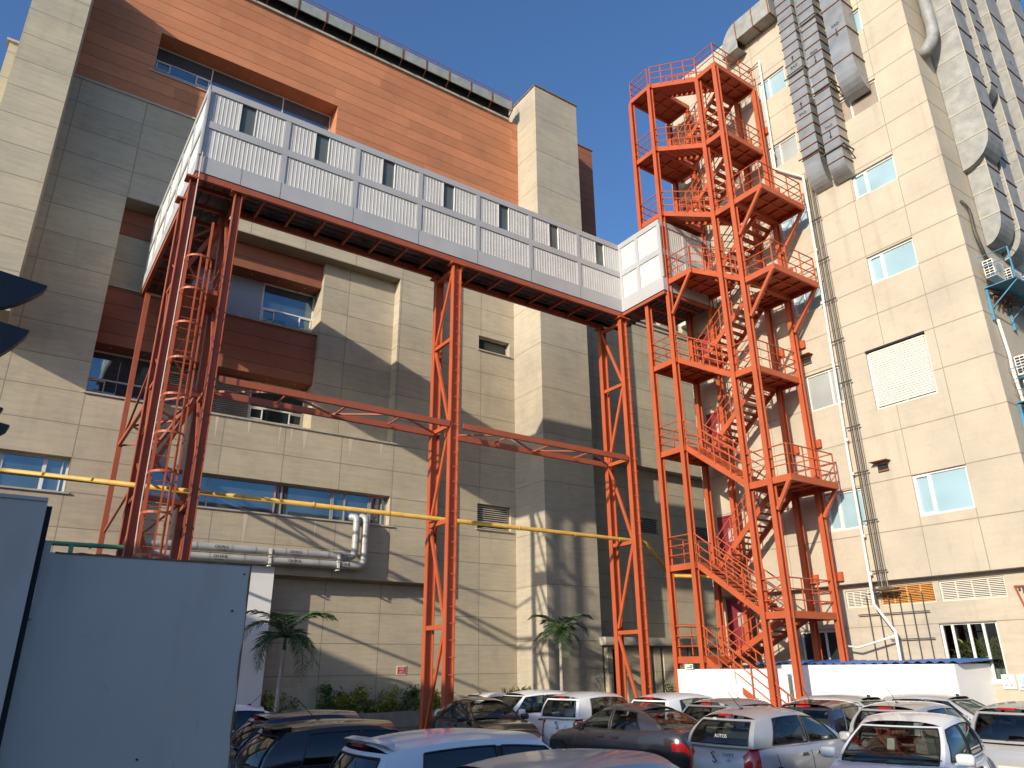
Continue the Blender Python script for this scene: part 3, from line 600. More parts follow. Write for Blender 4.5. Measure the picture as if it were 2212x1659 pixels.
# flat truss running back to the wall, seen as struts
for z in (9.9,):
    mb=MB(); mb.bar((2.9,22.5,z),(2.9,30,z),.1,.14); mb.bar((4.05,23,z),(4.05,30,z),.1,.14)
    n=5
    for i in range(n):
        y0=22.8+i*1.44; mb.bar((2.9 if i%2 else 4.05,y0,z),(4.05 if i%2 else 2.9,y0+1.44,z),.06,.06)
    mb.build('wall_truss',M['rustor'],C1)
for (y0,z0,y1,z1) in ((22.5,12.2,29.9,10.0),(22.5,7.6,29.9,6.7)):
    mb=MB(); mb.bar((2.95,y0,z0),(2.95,y1,z1),.07,.1); mb.build('diagonal_brace',M['rustor'],C1)
mb=MB(); mb.path(rounded([(2.80,20.9,17.15),(2.80,20.9,15),(2.78,20.9,6),(2.84,20.88,3.6),(2.76,20.9,2.6),(2.80,20.9,GZ)],.4),.02,8); tag(mb.build('downpipe',M['dpipe']),'thin white downpipe running down the left post of the bridge tower','pipe')
# platform near the top of the cage ladder
mb=MB(); mb.box(3.0,4.0,21.35,22.7,12.65,12.8); 
for z in (13.2,13.7): mb.bar((3.95,21.3,z),(3.95,22.7,z),.03,.03); mb.bar((3.05,22.7,z),(3.95,22.7,z),.03,.03)
mb.build('rest_platform',M['rustor'],C1)
Ld=thing('caged_ladder',(3.15,20.9,GZ),'orange caged ladder with round safety hoops fixed between the posts of the left tower','ladder')
for x in (2.88,3.42):
    mb=MB(); mb.box(x-.03,x+.03,20.88,20.93,1.0,14.8); mb.build('side_rail',M['orange'],Ld)
for k in range(35):
    z=1.3+k*.34; mb=MB(); mb.tube((2.88,20.91,z),(3.42,20.91,z),.012,6); mb.build('rung',M['orange'],Ld)
hp=lambda t:(3.15-.36*math.cos(t),20.9-.55*abs(math.sin(t))**.7)
for k in range(10):
    z=13.3-k*1.065; mb=MB(); n=16
    for i in range(n):
        (xa,ya),(xb,yb)=hp(math.pi*i/n),hp(math.pi*(i+1)/n); mb.bar((xa,ya,z),(xb,yb,z),.010,.06)
    mb.build('hoop',M['orange'],Ld)
for t in (.12,.5,.88):
    x,y=hp(math.pi*t); mb=MB(); mb.bar((x,y+.01,3.7),(x,y+.01,13.35),.05,.01,up=(0,1,0)); mb.build('cage_strap',M['orange'],Ld)
# flat trusses between the columns
def truss(x0,x1,z,label):
    o=thing('flat_truss',((x0+x1)/2,21.6,z),label,'truss','flat trusses between the bridge columns')
    for nm,y in (('front_chord',21.0),('rear_chord',22.3)):
        mb=MB(); mb.box(x0,x1,y-.02,y+.02,z-.1,z+.1); mb.box(x0,x1,y+.02,y+.1,z-.1,z-.08); mb.build(nm,M['rustor'],o)
    n=round((x1-x0)/1.85); s=(x1-x0)/n
    for i in range(n):
        a,b=x0+i*s,x0+(i+1)*s; p=(a+.05,21.08 if i%2 else 22.22,z); q=(b-.05,22.22 if i%2 else 21.08,z); mb=MB(); mb.bar(p,q,.06,.06); mb.build('lacing_bar',M['rustor'],o)
        if i: 
            mb=MB(); mb.bar((a+.12,21.08,z+.01),(a+.12,22.22,z+.01),.05,.05); mb.build('lacing_bar',M['rustor'],o)
truss(4.25,11.95,9.9,'long flat lattice truss tying the left tower to the middle column')
truss(12.4,20.08,9.9,'long flat lattice truss tying the middle column to the right column')
# ======================= STAIR TOWER =======================
St=thing('stair_tower',(22,17.5,GZ),'tall orange steel open stair tower with balcony landings against the cream block','staircase')
XO,XI=20.60,23.12; YA,YBb,YE,YF=19.72,18.5,15.78,14.85
om=M['orange']
AB=[27.0,23.45,20.08,16.75,13.28,9.67,5.34,2.18]; EF=[25.37,21.92,18.53,15.14,11.73,7.66,3.46]; DP=.22
for nm,x,y,zt in (('column',XO,YA,27.0),('column',XO,YBb,27.0),('column',XI,YA,27.0),('column',XI,YBb,27.0),('column',XO,YE,25.4),('column',XO,YF,25.4),('column',XI,YE,25.4),('column',XI,YF,25.4)):
    mb=MB(); hcol(mb,x,y,GZ,zt,.22,.18,.02); mb.box(x-.22,x+.22,y-.2,y+.2,GZ,GZ+.03); mb.build(nm,om,St)
def landing(x0,x1,y0,y1,zb):
    mb=MB(); t=.09
    mb.box(x0-t/2,x1+t/2,y0-t/2,y0+t/2,zb,zb+DP); mb.box(x0-t/2,x1+t/2,y1-t/2,y1+t/2,zb,zb+DP); mb.box(x0-t/2,x0+t/2,y0+t/2,y1-t/2,zb,zb+DP); mb.box(x1-t/2,x1+t/2,y0+t/2,y1-t/2,zb,zb+DP)
    mb.box(x0+t/2,x1-t/2,y0+t/2,y1-t/2,zb+DP-.03,zb+DP-.005)
    nx=4
    for i in range(1,nx): x=x0+(x1-x0)*i/nx; mb.box(x-.03,x+.03,y0+t/2,y1-t/2,zb+.12,zb+DP-.03)
    ny=max(2,round((y1-y0)/.7))
    for i in range(1,ny): y=y0+(y1-y0)*i/ny; mb.box(x0+t/2,x1-t/2,y-.03,y+.03,zb+.13,zb+DP-.031)
    return mb.build('landing',om,St)
def rail(pts,z=None,ends=True,name='railing'):
    mb=MB(); pts=[V3(p) for p in pts]
    for i in range(len(pts)-1):
        p,q=pts[i],pts[i+1]; L=(q-p).length
        for h in (1.02,.68,.34): mb.tube(p+Vector((0,0,h)),q+Vector((0,0,h)),.02 if h<1 else .024,6)
        n=max(1,round(L/.8))
        for k in range(n+(1 if i==len(pts)-2 else 0)):
            c=p+(q-p)*k/n; mb.box(c.x-.018,c.x+.018,c.y-.018,c.y+.018,c.z,c.z+1.02)
    return mb.build(name,om,St)
def flight(x0,x1,yt,zt,yb,zb_):
    # from top deck level zt at yt down to zb_ at yb
    L=Vector((0,yb-yt,zb_-zt)); fl=MB()
    for x in (x0,x1): fl.bar((x,yt,zt-.08),(x,yb,zb_-.08),.05,.20)
    o=fl.build('flight',om,St); n=max(6,round((zt-zb_)/.19)); tr=MB()
    for i in range(n):
        f=(i+.5)/n; y=yt+(yb-yt)*f; z=zt+(zb_-zt)*(i+1)/(n+1); tr.box(x0+.03,x1-.03,y-.105,y+.105,z-.035,z)
        tr.box(x0+.03,x1-.03,y-.105,y-.095,z-.08,z-.035)
    tr.build('treads',om,o)
XM1,XM2=21.78,21.92
ABy=lambda i:17.25 if i==3 else YBb-.05; 
def EFx(i): return {2:(13.55,15.8,14.72),3:(13.55,14.72,15.85),5:(14.1,15.8,15.8)}.get(i,(YF,15.83,15.83))  # outer y0, y1 where outer flight lands, y1 where inner flight leaves
for i,z in enumerate(AB):
    y0=ABy(i); landing(XO,XI,y0,YA,z)
    zt=z+DP
    if i in (3,): rail([(XO,YBb+.1,zt),(XO,y0,zt)]); 
    rail([(XO,YBb+.1 if i!=3 else YBb+.15,zt),(XO,YA,zt),(XI,YA,zt)] if i!=3 else [(XO,YA,zt),(XI,YA,zt)])
    if i<7:
        e0,eo,ei=EFx(i); ze=EF[i]; landing(XO,XI,e0,max(eo,ei) if abs(eo-ei)<.01 else min(eo,ei),ze)
        if ei>eo+.01:  landing(XM2,XI-.004,eo+.096,ei,ze-.004)
        elif eo>ei+.01: landing(XO+.004,XM1,ei+.096,eo,ze-.004)
        zt2=ze+DP; rail([(XO,eo,zt2),(XO,e0,zt2),(XI,e0,zt2),(XI,max(ei,YE)-.1,zt2)])
        flight(XO+.08,XM1,y0,zt,eo,zt2); rail([(XO+.04,y0,zt),(XO+.04,eo,zt2)]); rail([(XM1,y0,zt),(XM1,eo,zt2)])
        # inner flight to next AB level
        y1=ABy(i+1); zn=AB[i+1]+DP; flight(XM2,XI-.1,ei,zt2,y1,zn); rail([(XM2,ei,zt2),(XM2,y1,zn)])
flight(XO+.08,XM1,YBb,AB[7]+DP,14.7,GZ); rail([(XO+.04,YBb,AB[7]+DP),(XO+.04,14.7,GZ)]); rail([(XM1,YBb,AB[7]+DP),(XM1,14.7,GZ)])
# raking struts under the cantilevered landings
for (x,y0,y1,z) in ((XO,YBb,17.3,16.75),(XO,YF,13.6,18.53),(XI,YF,13.6,18.53),(XO,YF,13.6,15.14),(XI,YF,13.6,15.14),(XO,YF,14.15,7.66),(XI,YF,14.15,7.66)):
    mb=MB(); mb.bar((x,y0-.1,z-(1.35 if y0-y1>1 else .85)),(x,y1,z+.05),.1,.12); mb.build('strut',om,St)
# tie plates to the cream wall
for y in (YE,YF):
    for z in (4.86,9.5,13.4,16.55,20.3,23.4):
        mb=MB(); mb.box(XI+.12,XI+.48,y-.015,y+.015,z-.14,z+.14); mb.box(XI+.36,XI+.47,y-.16,y+.16,z-.15,z+.15); mb.build('tie_plate',om,St)
# ======================= HOARDING AND LEAN-TO =======================
def slab(mb,x0,y0,x1,y1,z0,z1,t,m=0):
    d=Vector((x1-x0,y1-y0,0)).normalized(); n=Vector((-d.y,d.x,0))*t
    a=Vector((x0,y0,0));b=Vector((x1,y1,0)); c=b+n; e=a+n
    vs=[(p.x,p.y,z) for z in (z0,z1) for p in (a,b,c,e)]; mb.add(vs,[(0,3,2,1),(4,5,6,7),(0,1,5,4),(1,2,6,5),(2,3,7,6),(3,0,4,7)],m)
H=thing('white_hoarding',(21.5,15,GZ),'white sheet metal hoarding around the foot of the orange stair','hoarding')
mb=MB(); slab(mb,20.28,19.45,20.9,15.45,GZ,1.99,.03); mb.build('left_panel',M['white'],H)
mb=MB(); slab(mb,21.25,16.35,22.0,10.9,GZ,2.09,.03); mb.build('right_panel',M['white'],H)
mb=MB(); slab(mb,22.0,10.9,24.2,10.9,GZ,2.09,.03); mb.build('end_panel',M['white'],H)
mb=MB()
for (x,y) in ((21.62,13.7),(21.52,14.4)): slab(mb,x-.004,y,x-.003,y-.006,GZ,2.08,.01)
mb.build('panel_joint',M['joint'],H)
mb=MB(); n=60
mb.grid(lambda u,v:(21.45+.35*v*1.0+u*.62+v*2.0, 17.2-u*6.5, 2.12+.03*math.sin(u*n*2.2)+v*.10+.02*math.sin(u*9)),n*4,1)
tag(mb.build('corrugated_roof',M['blue']),'blue corrugated sheet roof lying along the top of the white hoarding','roof sheet')
mb=MB(); mb.box(20.285,20.29,18.72,19.1,2.0,2.15); o=mb.build('small_notice',M['wframe']); tag(o,'small cream and green notice sticking up above the white hoarding','sign')
mb=MB(); mb.box(20.28,20.285,18.75,19.0,2.03,2.07); mb.box(20.28,20.285,18.74,18.86,2.08,2.12); mb.build('print',M['greenp'],o)
# ======================= GREY GATE (foreground left) =======================
Gt=thing('steel_gate',(1.2,7.5,GZ),'tall grey painted sheet steel gate leaf in shadow at the lower left','gate')
mb=MB(); mb.box(.36,2.06,7.5,7.54,GZ,3.05); mb.build('leaf',M['gate'],Gt)
mb=MB()
pz=3.058
for k in range(34):
    x=.4+k*.049; q=3.052+random.uniform(.0,.012); mb.quad((x,7.495,3.04),(x+.049,7.495,3.04),(x+.049,7.495,q),(x,7.495,pz)); pz=q
px_=2.052
for k in range(30):
    z=3.04-k*.1; q=2.058-random.choice((0,.0,.004,.012)); mb.quad((px_,7.495,z),(2.064,7.495,z),(2.064,7.495,z-.1),(q,7.495,z-.1)); px_=q
mb.build('rusty_edge',M['gatedark'],Gt)
mb=MB(); mb.box(.30,.36,7.44,7.54,GZ,3.12); mb.box(.27,.31,7.5,7.6,GZ,3.1); mb.build('hinge_post',M['gate'],Gt)
mb=MB(); mb.box(.256,.30,7.3,7.34,GZ,3.4); mb.build('gap_strip',M['dark'],Gt)
mb=MB(); mb.tube((.29,7.41,2.62),(.29,7.41,2.78),.022,8); mb.box(.24,.33,7.38,7.44,2.5,2.62); mb.build('hinge',M['gate'],Gt)
for (x,z) in ((2.0,2.96),(1.93,2.62),(1.3,1.4)): mb=MB(); mb.tube((x,7.49,z),(x,7.5,z),.009,10); mb.build('bolt_hole',M['dark'],Gt)
for (x,z,a,b) in ((.72,2.38,.06,-.02),(.8,2.33,.05,-.025),(.95,2.0,.04,-.06),(1.6,1.35,-.01,-.12),(1.75,1.7,.0,-.1)): mb=MB(); mb.bar((x,7.499,z),(x+a,7.499,z+b),.002,.004,up=(0,1,0)); mb.build('scratch',M['darkl'],Gt)
Gp=thing('gate_panel',(-.4,7.2,GZ),'taller grey steel panel beside the gate leaf at the left edge','gate')
mb=MB(); mb.box(-2.6,.255,7.2,7.24,GZ,3.42); mb.build('leaf',M['gate'],Gp)
mb=MB(); mb.box(-2.6,.255,7.19,7.25,3.42,3.45); mb.build('top_rail',M['gate'],Gp)
# dark curved blades at left edge
for i,(x1,z1,dx,dz) in enumerate(((-.09,4.80,.62,.24),(-.13,4.42,.55,.30),(-.172,3.815,.4,.10),(-.11,3.70,.4,.12))):
    mb=MB(); n=18
    top=[(x1-dx*k/n, z1+.07*k/n) for k in range(n+1)]
    bot=[(x1-.015-dx*k/n, z1-.045-dz*(1-(1-min(1,(k/n)*1.6))**2.0)) for k in range(n+1)]
    for k in range(n):
        (a,b),(c,d)=top[k],top[k+1]; (e,f),(g_,h_)=bot[k],bot[k+1]
        for y in (6.0,6.07): mb.quad((a,y,b),(c,y,d),(g_,y,h_),(e,y,f))
        mb.quad((a,6.0,b),(c,6.0,d),(c,6.07,d),(a,6.07,b)); mb.quad((e,6.0,f),(g_,6.0,h_),(g_,6.07,h_),(e,6.07,f))
    mb.quad((top[0][0],6.0,top[0][1]),(top[0][0],6.07,top[0][1]),(bot[0][0],6.07,bot[0][1]),(bot[0][0],6.0,bot[0][1]))
    tag(mb.build('dark_blade',M['blackg']),['topmost and largest black curved blade jutting in at the left edge','second black curved blade at the left edge, below the largest','thin small black blade tip at the left edge, third from the top','lowest small black blade tip at the left edge'][i],'louvre blade','black curved blades at the left edge')
# ======================= PIPES =======================
mb=MB(); yp=21.75
mb.path(rounded([(-6,yp,6.72),(21.45,yp,6.78),(22.6,yp,5.66)],.25),.075,12)
mb.path(rounded([(22.6,yp,5.66),(22.75,yp,5.52),(24.2,20.6,5.45),(24.6,20.2,5.3)],.2),.075,12)
y_o=mb.build('gas_pipe',M['yellow'],smooth=True); tag(y_o,'long yellow pipe crossing the yard through the orange columns and bending down near the stair','pipe')
mb=MB()
for x in (.5,1.6,5.5,7.6,10.1,13.3,15.2,17.8,20.0): mb.tube((x,yp,6.76),(x+.03,yp,6.76),.088,12)
mb.build('coupling',M['yellow'],y_o)
mb=MB(); mb.path(rounded([(4.0,30.05,6.46),(12.5,30.05,6.52),(12.5,30.05,8.2),(12.3,30.3,8.25)],.28),.155,14); o=mb.build('chilled_water_pipe',M['pipeg'],smooth=True,angle=40); tag(o,'upper grey clad pipe along the wall turning up in front of the low windows','pipe','grey clad pipes on the concrete wall')
def bands(o,z,xs,xv,zt):
    b=MB()
    for x in xs: b.tube((x,30.05,z+(x-4)*.008),(x+.03,30.05,z+(x-4)*.008),.162,16)
    for zz2 in (7.1,7.6,8.0): b.tube((xv,30.05,zz2),(xv,30.05,zz2+.03),.162,16)
    b.build('seam_band',M['galv'],o)
    b=MB()
    for x in (8.9,11.75): b.box(x-.05,x+.05,29.86,29.9,z-.1,z+.12); b.box(x-.05,x+.05,29.86,30.4,z-.2,z-.16)
    b.build('bracket',M['wframe'],o)
    for x in (7.0,9.9,12.0):
        text(o,'stencil','CH.W.S' if z>6.3 else 'CH.W.R',.15,(x,29.885,z+.03+(x-4)*.006),'y',M['letter'])
        a=MB(); s=1 if z>6.3 else -1; zc=z-.085+(x-4)*.006; a.box(x-.13,x+.13,29.888,29.892,zc-.008,zc+.008); a.add([(x+s*.13,29.888,zc+.03),(x+s*.2,29.888,zc),(x+s*.13,29.888,zc-.03)],[(0,1,2)]); a.build('arrow',M['letter'],o)
bands(o,6.46,(5.2,6.1,7.4,8.3,9.5,10.4,11.3),12.5,0)
mb=MB(); mb.path(rounded([(4.6,30.05,6.1),(12.92,30.05,6.16),(12.92,30.05,8.2),(12.8,30.3,8.3)],.3),.155,14); o=mb.build('chilled_water_pipe',M['pipeg'],smooth=True,angle=40); tag(o,'lower grey clad pipe along the wall turning up to the right of its twin','pipe','grey clad pipes on the concrete wall')
bands(o,6.1,(5.6,6.6,7.9,8.8,9.9,10.9,12.2),12.92,0)
mb=MB(); mb.path(rounded([(-2,22.1,5.1),(2.9,22.1,5.14)],.2),.06,10); mb.box(1.45,1.55,22.0,22.2,4.8,5.1); mb.tube((1.9,22.1,5.12),(1.95,22.1,5.12),.075,10); tag(mb.build('green_pipe',M['greenp']),'dull green pipe above the grey gate at the left','pipe')
# white drain pipe on the cream wall
X0=23.45
mb=MB(); mb.path([(X0+.1,15.3,27.0),(X0,14.6,27.0),(X0,14.66,21.3),(X0,13.52,20.2),(X0,13.56,16.8),(X0,13.7,9.3),(X0,13.72,3.9),(X0,13.18,3.05),(X0,13.2,GZ)],.05,8)
mb.path([(X0,13.2,2.92),(X0,14.5,2.6),(X0,15.0,2.68)],.035,8)
o=mb.build('drain_pipe',M['pvc'],smooth=True); tag(o,'white drain pipe zigzagging down the cream wall right of the stair','pipe')
b=MB()
for z in (26.2,24,22,18.6,16.8,14.6,12.2,10.7,9.3,8.1,6,4.78): 
    y=14.63 if z>21 else (13.54 if z>16 else 13.66); b.tube((X0,y,z),(X0,y,z+.1),.062,10)
b.build('pipe_clip',M['pvc'],o)
o=thing('pipe_bundle',(X0,13.3,4.5),'bundle of thin dark pipes running down the cream wall to the ground floor vents','pipes')
for k in range(6):
    y=13.16+k*.062; mb=MB(); mb.path([(X0+.02,y-.02,20.2),(X0+.02,y,16),(X0+.02,y,4.4)],.013,6); mb.build('pipe',M['cable'] if k%3 else M['bark'],o)
for z in (18.1,16.34,14.63,13.01,11.4,9.75,8.15,6.52,4.9):
    mb=MB(); mb.box(X0-.03,X0+.02,13.08,13.58,z-.018,z+.018); mb.build('clamp_bar',M['cable'],o)
mb=MB(); mb.box(X0-.02,X0+.3,12.95,13.75,4.3,4.36); 
for k in range(6): mb.path(rounded([(X0+.02,13.16+k*.062,4.4),(X0+.02,13.16+k*.062,4.25),(X0+.25,12.4+k*.37,4.2)],.1),.013,6)
mb.build('manifold',M['cable'],o)
o=thing('rising_pipes',(23.85,13.3,2.2),'row of six thin vertical pipes on cross bars below the orange vent','pipes')
for k in range(6):
    y=12.35+k*.365; mb=MB(); mb.tube((23.85,y,GZ),(23.85,y,4.2),.016,6); mb.build('pipe',M['cable'],o)
mb=MB(); mb.box(23.82,23.85,12.2,14.55,3.6,3.63); mb.box(23.82,23.85,12.2,13.6,2.81,2.84); mb.build('cross_bar',M['cable'],o)
# ======================= DUCTS ON THE CREAM FACE =======================
def duct_x(xf,y0,y1,z0,z1,step,label,txt=(),mat='galv',elbow=.75,grp='ducts on the stair side of the cream block'):
    o=thing('air_duct',(23.3,(y0+y1)/2,z0),label,'duct',grp)
    mb=MB(); d=XF-xf; mb.box(xf,XF-.02,y0,y1,z0+elbow,z1)
    n=8; r=d-.02
    pr=[(xf+r-r*math.cos(a),z0+elbow-elbow*math.sin(a)) for a in [math.pi/2*k/n for k in range(n+1)]]
    for k in range(n):
        (xa,za),(xb,zb)=pr[k],pr[k+1]; mb.quad((xa,y0,za),(xa,y1,za),(xb,y1,zb),(xb,y0,zb))
        mb.quad((xa,y0,za),(xb,y0,zb),(XF-.02,y0,zb),(XF-.02,y0,za)); mb.quad((xa,y1,za),(xb,y1,zb),(XF-.02,y1,zb),(XF-.02,y1,za))
    mb.build('casing',M[mat],o)
    z=z0+elbow+.02; f=MB()
    while z<z1:
        f=MB(); f.box(xf-.035,XF-.02,y0-.035,y1+.035,z-.014,z+.014); z+=step; f.build('flange',M['rust'],o)
    for (s,zz3,up) in txt:
        text(o,'stencil',s,.17,(xf-.012,(y0+y1)/2,zz3),'x',M['letter'])
        a=MB(); yc=(y0+y1)/2; s_=1 if up else -1; zc=zz3+(.34 if up else -.34); a.box(xf-.014,xf-.010,yc-.02,yc+.02,zc-.15,zc+.15); a.add([(xf-.014,yc-.06,zc+s_*.12),(xf-.014,yc,zc+s_*.24),(xf-.014,yc+.06,zc+s_*.12)],[(0,1,2)]); a.build('arrow',M['letter'],o)
    return o
duct_x(23.0,12.45,13.15,19.2,30.6,.47,'left narrow rust-ribbed duct marked EAD on the cream face, ending above the pipe bundle',(('EAD',25.0,True),('EAD',22.6,True)),elbow=1.3)
duct_x(23.0,11.55,12.2,19.1,30.6,.47,'right narrow rust-ribbed duct marked FAD on the cream face',(('FAD',25.0,False),('FAD',21.3,False)),elbow=.6)
duct_x(22.8,10.35,11.15,22.2,30.6,1.35,'wide plain duct marked SAD high on the cream face, ending above a window',(('SAD',25.3,False),),elbow=1.35)
mb=MB(); mb.path(rounded([(23.25,12.32,30.6),(23.25,12.32,23.0),(23.55,12.32,22.7)],.3),.11,12); tag(mb.build('round_duct',M['galv'],smooth=True),'slim round duct between the two rust-ribbed ducts','duct')
# brackets
for i_,(y0,y1,z) in enumerate(((12.3,13.3,24.6),(12.3,13.3,20.6),(11.4,12.4,26.6),(11.4,12.4,23.1),(11.4,12.4,20.2),(10.2,11.3,27.2))):
    mb=MB(); mb.box(22.93,22.97,y0,y1,z-.02,z+.02); mb.box(22.93,XF,y0,y0+.04,z-.02,z+.02); mb.bar((22.95,y0+.02,z),(XF,y0+.02,z-.4),.03,.03)
    tag(mb.build('duct_bracket',M['cable']),['upper dark angle bracket under the EAD duct','lower dark angle bracket beside the end of the EAD duct','topmost dark angle bracket on the FAD duct','middle dark angle bracket on the FAD duct','dark angle bracket at the end of the FAD duct','dark angle bracket on the wide SAD duct'][i_],'bracket','angle brackets holding the ducts')
o=thing('roof_duct',(22.9,15,28.5),'weathered duct lying along the roof edge above the stair','duct')
mb=MB(); mb.box(22.95,24.2,13.4,15.2,28.5,29.5); n=8
for k in range(n):
    a0,a1=math.pi/2*k/n,math.pi/2*(k+1)/n; y_=lambda a:15.2+.9*math.sin(a); z_=lambda a:28.05+1.45*math.cos(a)
    mb.quad((22.95,y_(a0),z_(a0)),(22.95,y_(a1),z_(a1)),(24.2,y_(a1),z_(a1)),(24.2,y_(a0),z_(a0)))
    mb.quad((22.95,y_(a0),z_(a0)),(22.95,y_(a1),z_(a1)),(22.95,15.2,28.05),(22.95,15.2,28.05+.0)) 
mb.quad((22.95,16.1,28.05),(24.2,16.1,28.05),(24.2,15.2,28.05),(22.95,15.2,28.05)); mb.build('casing',M['galvp'],o)
mb=MB()
for y in (13.45,14.3,15.2): mb.box(22.92,24.2,y-.02,y+.02,28.46,29.53)
mb.build('flange',M['rust'],o)
# ======================= DUCTS ON THE -Y FACE =======================
def duct_y(x0,x1,yf,z0,z1,step,label,mat='galvp',elbow=.9,txt=(),tilt=True):
    o=thing('air_duct',((x0+x1)/2,8.3,z0),label,'duct','ducts climbing the right-hand face of the cream block')
    mb=MB(); d=8.6-yf; mb.box(x0,x1,yf,8.58,z0+elbow,z1); n=8; r=d
    pr=[(yf+r-r*math.cos(a),z0+elbow-elbow*math.sin(a)) for a in [math.pi/2*k/n for k in range(n+1)]]
    for k in range(n):
        (ya,za),(yb,zb)=pr[k],pr[k+1]; mb.quad((x0,ya,za),(x1,ya,za),(x1,yb,zb),(x0,yb,zb))
        mb.quad((x0,ya,za),(x0,yb,zb),(x0,8.58,zb),(x0,8.58,za)); mb.quad((x1,ya,za),(x1,yb,zb),(x1,8.58,zb),(x1,8.58,za))
    mb.build('casing',M[mat],o); f=MB(); t=MB(); z=z0+elbow+.02
    while z<z1:
        f=MB(); f.box(x0+.0,x1+.03,yf-.03,yf-.003,z-.02,z+.012); f.build('flange',M['rust'],o); t.box(x0-.016,x0-.002,yf-.01,8.58,z-.025,z+.025); z+=step
    t.box(x0-.02,x0+.01,yf-.022,yf+.012,z0+elbow,z1); t.build('seam_tape',M['tape'],o)
    for (s,zt_) in txt: text(o,'stencil',s,.26,((x0+x1)/2,yf-.01,zt_),'y',M['letter'])
    return o
duct_y(24.95,26.0,7.55,18.0,32,1.15,'large leftmost duct on the right-hand face, ending in a big curved dark elbow',elbow=1.1,txt=(('T',27.5),('T',24.8)))
duct_y(26.35,27.2,7.9,14.9,32,1.0,'narrow long duct close to the right of the large elbow duct',elbow=.9,txt=(('T',23.5),('T',19.5)))
duct_y(25.2,26.15,7.95,15.1,19.0,.95,'short stepped duct with an S shaped elbow below the big elbow',elbow=1.0,txt=(('T',17.3),))
duct_y(27.85,28.35,7.9,22.2,32,.95,'slim duct ending in a small curved elbow in the middle of the right-hand face',elbow=.7)
duct_y(28.6,29.3,8.0,14,32,1.3,'plain duct rising behind the slim one on the right-hand face')
duct_y(30.2,31.6,7.9,12,32,1.5,'wide pale duct near the right edge of the picture',txt=(('T',25.5),('T',20)))
duct_y(32.6,34.2,7.7,12,31.2,1.5,'farthest pale duct at the upper right corner with rust running down its seam')
mb=MB(); mb.path(rounded([(24.55,8.2,31),(24.55,8.2,23.5),(24.0,8.5,22.6)],.5),[.28]*20 if False else .21,14); tag(mb.build('round_duct',M['galvp'],smooth=True),'grey round duct with a bent end beside the building corner','duct')
mb=MB(); mb.path(rounded([(24.0,8.55,16.4),(24.35,8.5,16.2),(24.25,8.5,15.3),(24.5,8.45,14.3)],.3),.045,8); mb.path(rounded([(24.02,8.53,16.38),(24.42,8.5,16.1),(24.3,8.47,15.2),(24.6,8.45,14.3)],.3),.03,8); tag(mb.build('cable_run',M['cable'],smooth=True),'dark drooping cables coming out of the wall near the building corner','cable')
# ======================= AC PLATFORMS =======================
def acunit(x0,y0,z0,label,w=.75,d=.3,h=.6):
    o=thing('air_conditioner',(x0+w/2,y0+d/2,z0),label,'air conditioner','outdoor air conditioning units at the right edge')
    mb=MB(); mb.box(x0,x0+w,y0,y0+d,z0,z0+h); mb.build('casing',M['acw'],o)
    mb=MB(); 
    for i in range(6):
        for j in range(2): mb.box(x0-.006,x0,y0+.03+j*.13,y0+.14+j*.13,z0+.05+i*.09,z0+.11+i*.09)
    mb.build('side_grille',M['dark'],o)
    mb=MB()
    for k in range(10): mb.box(x0+.06,x0+w-.06,y0-.008,y0,z0+.05+k*.052,z0+.065+k*.052)
    mb.build('front_grille',M['louvre'],o); mb=MB(); mb.tube((x0+.4,y0-.004,z0+.3),(x0+.4,y0+.002,z0+.3),.22,18); mb.build('fan_opening',M['darkl'],o)
    return o
def plat(z,x0,x1,y0,label):
    o=thing('service_platform',(x0,8.2,z),label,'platform','blue steel platforms carrying air conditioning units')
    mb=MB(); mb.box(x0,x1,y0,8.55,z-.03,z); mb.build('deck',M['bluest'],o)
    mb=MB()
    for h in (.35,.7,1.05): mb.tube((x0,8.55,z+h),(x0,y0,z+h),.013,6); mb.tube((x0,y0,z+h),(x1,y0,z+h),.013,6)
    for x in (x0,x0+1.2,x0+2.4,x0+3.6): mb.box(x-.02,x+.02,y0-.02,y0+.02,z,z+1.05)
    mb.build('railing',M['bluest'],o)
    mb=MB()
    for x in (x0+.1,x0+1.5,x0+3): mb=MB(); mb.bar((x,8.55,z-.75),(x,y0,z-.05),.035,.035); mb.box(x-.03,x+.03,8.5,8.58,z-1.1,z); mb.build('bracket',M['bluest'],o)
    mb=MB()
    for k in range(5): mb.bar((x0+.1+k*.28,8.5,z-.1-.05*k),(x0+.9+k*.3,8.2,z-.16),.04,.04); mb.bar((x0+.2+k*.3,8.5,z-.5),(x0+.5+k*.3,8.5,z-.1),.03,.03)
    mb.build('rusty_frame',M['rust'],o); return o
plat(13.15,24.0,29,7.65,'upper blue railed platform with rusty frame at the right edge')
plat(9.35,24.15,29,7.65,'lower blue railed platform cut by the right edge of the picture')
acunit(24.05,8.15,13.45,'upper left of the three white air conditioners on the upper blue platform')
acunit(24.75,7.95,13.25,'middle white air conditioner on the upper blue platform')
acunit(25.75,7.95,13.25,'right white air conditioner on the upper blue platform, cut by the frame')
acunit(24.35,8.1,10.2,'upper white air conditioner above the lower blue platform')
acunit(24.45,8.05,9.45,'lower white air conditioner on the lower blue platform')
mb=MB(); mb.path([(24.3,8.52,12.1),(24.45,8.52,10.9),(24.3,8.5,10.4),(24.45,8.5,9.6),(24.55,8.5,8.6),(24.7,8.5,7.4)],.045,8); mb.path([(24.45,8.52,10.8),(24.55,8.5,9.0),(24.85,8.5,7.4)],.03,8); tag(mb.build('condensate_pipe',M['pvc'],smooth=True),'white pipes winding down past the lower blue platform','pipe')
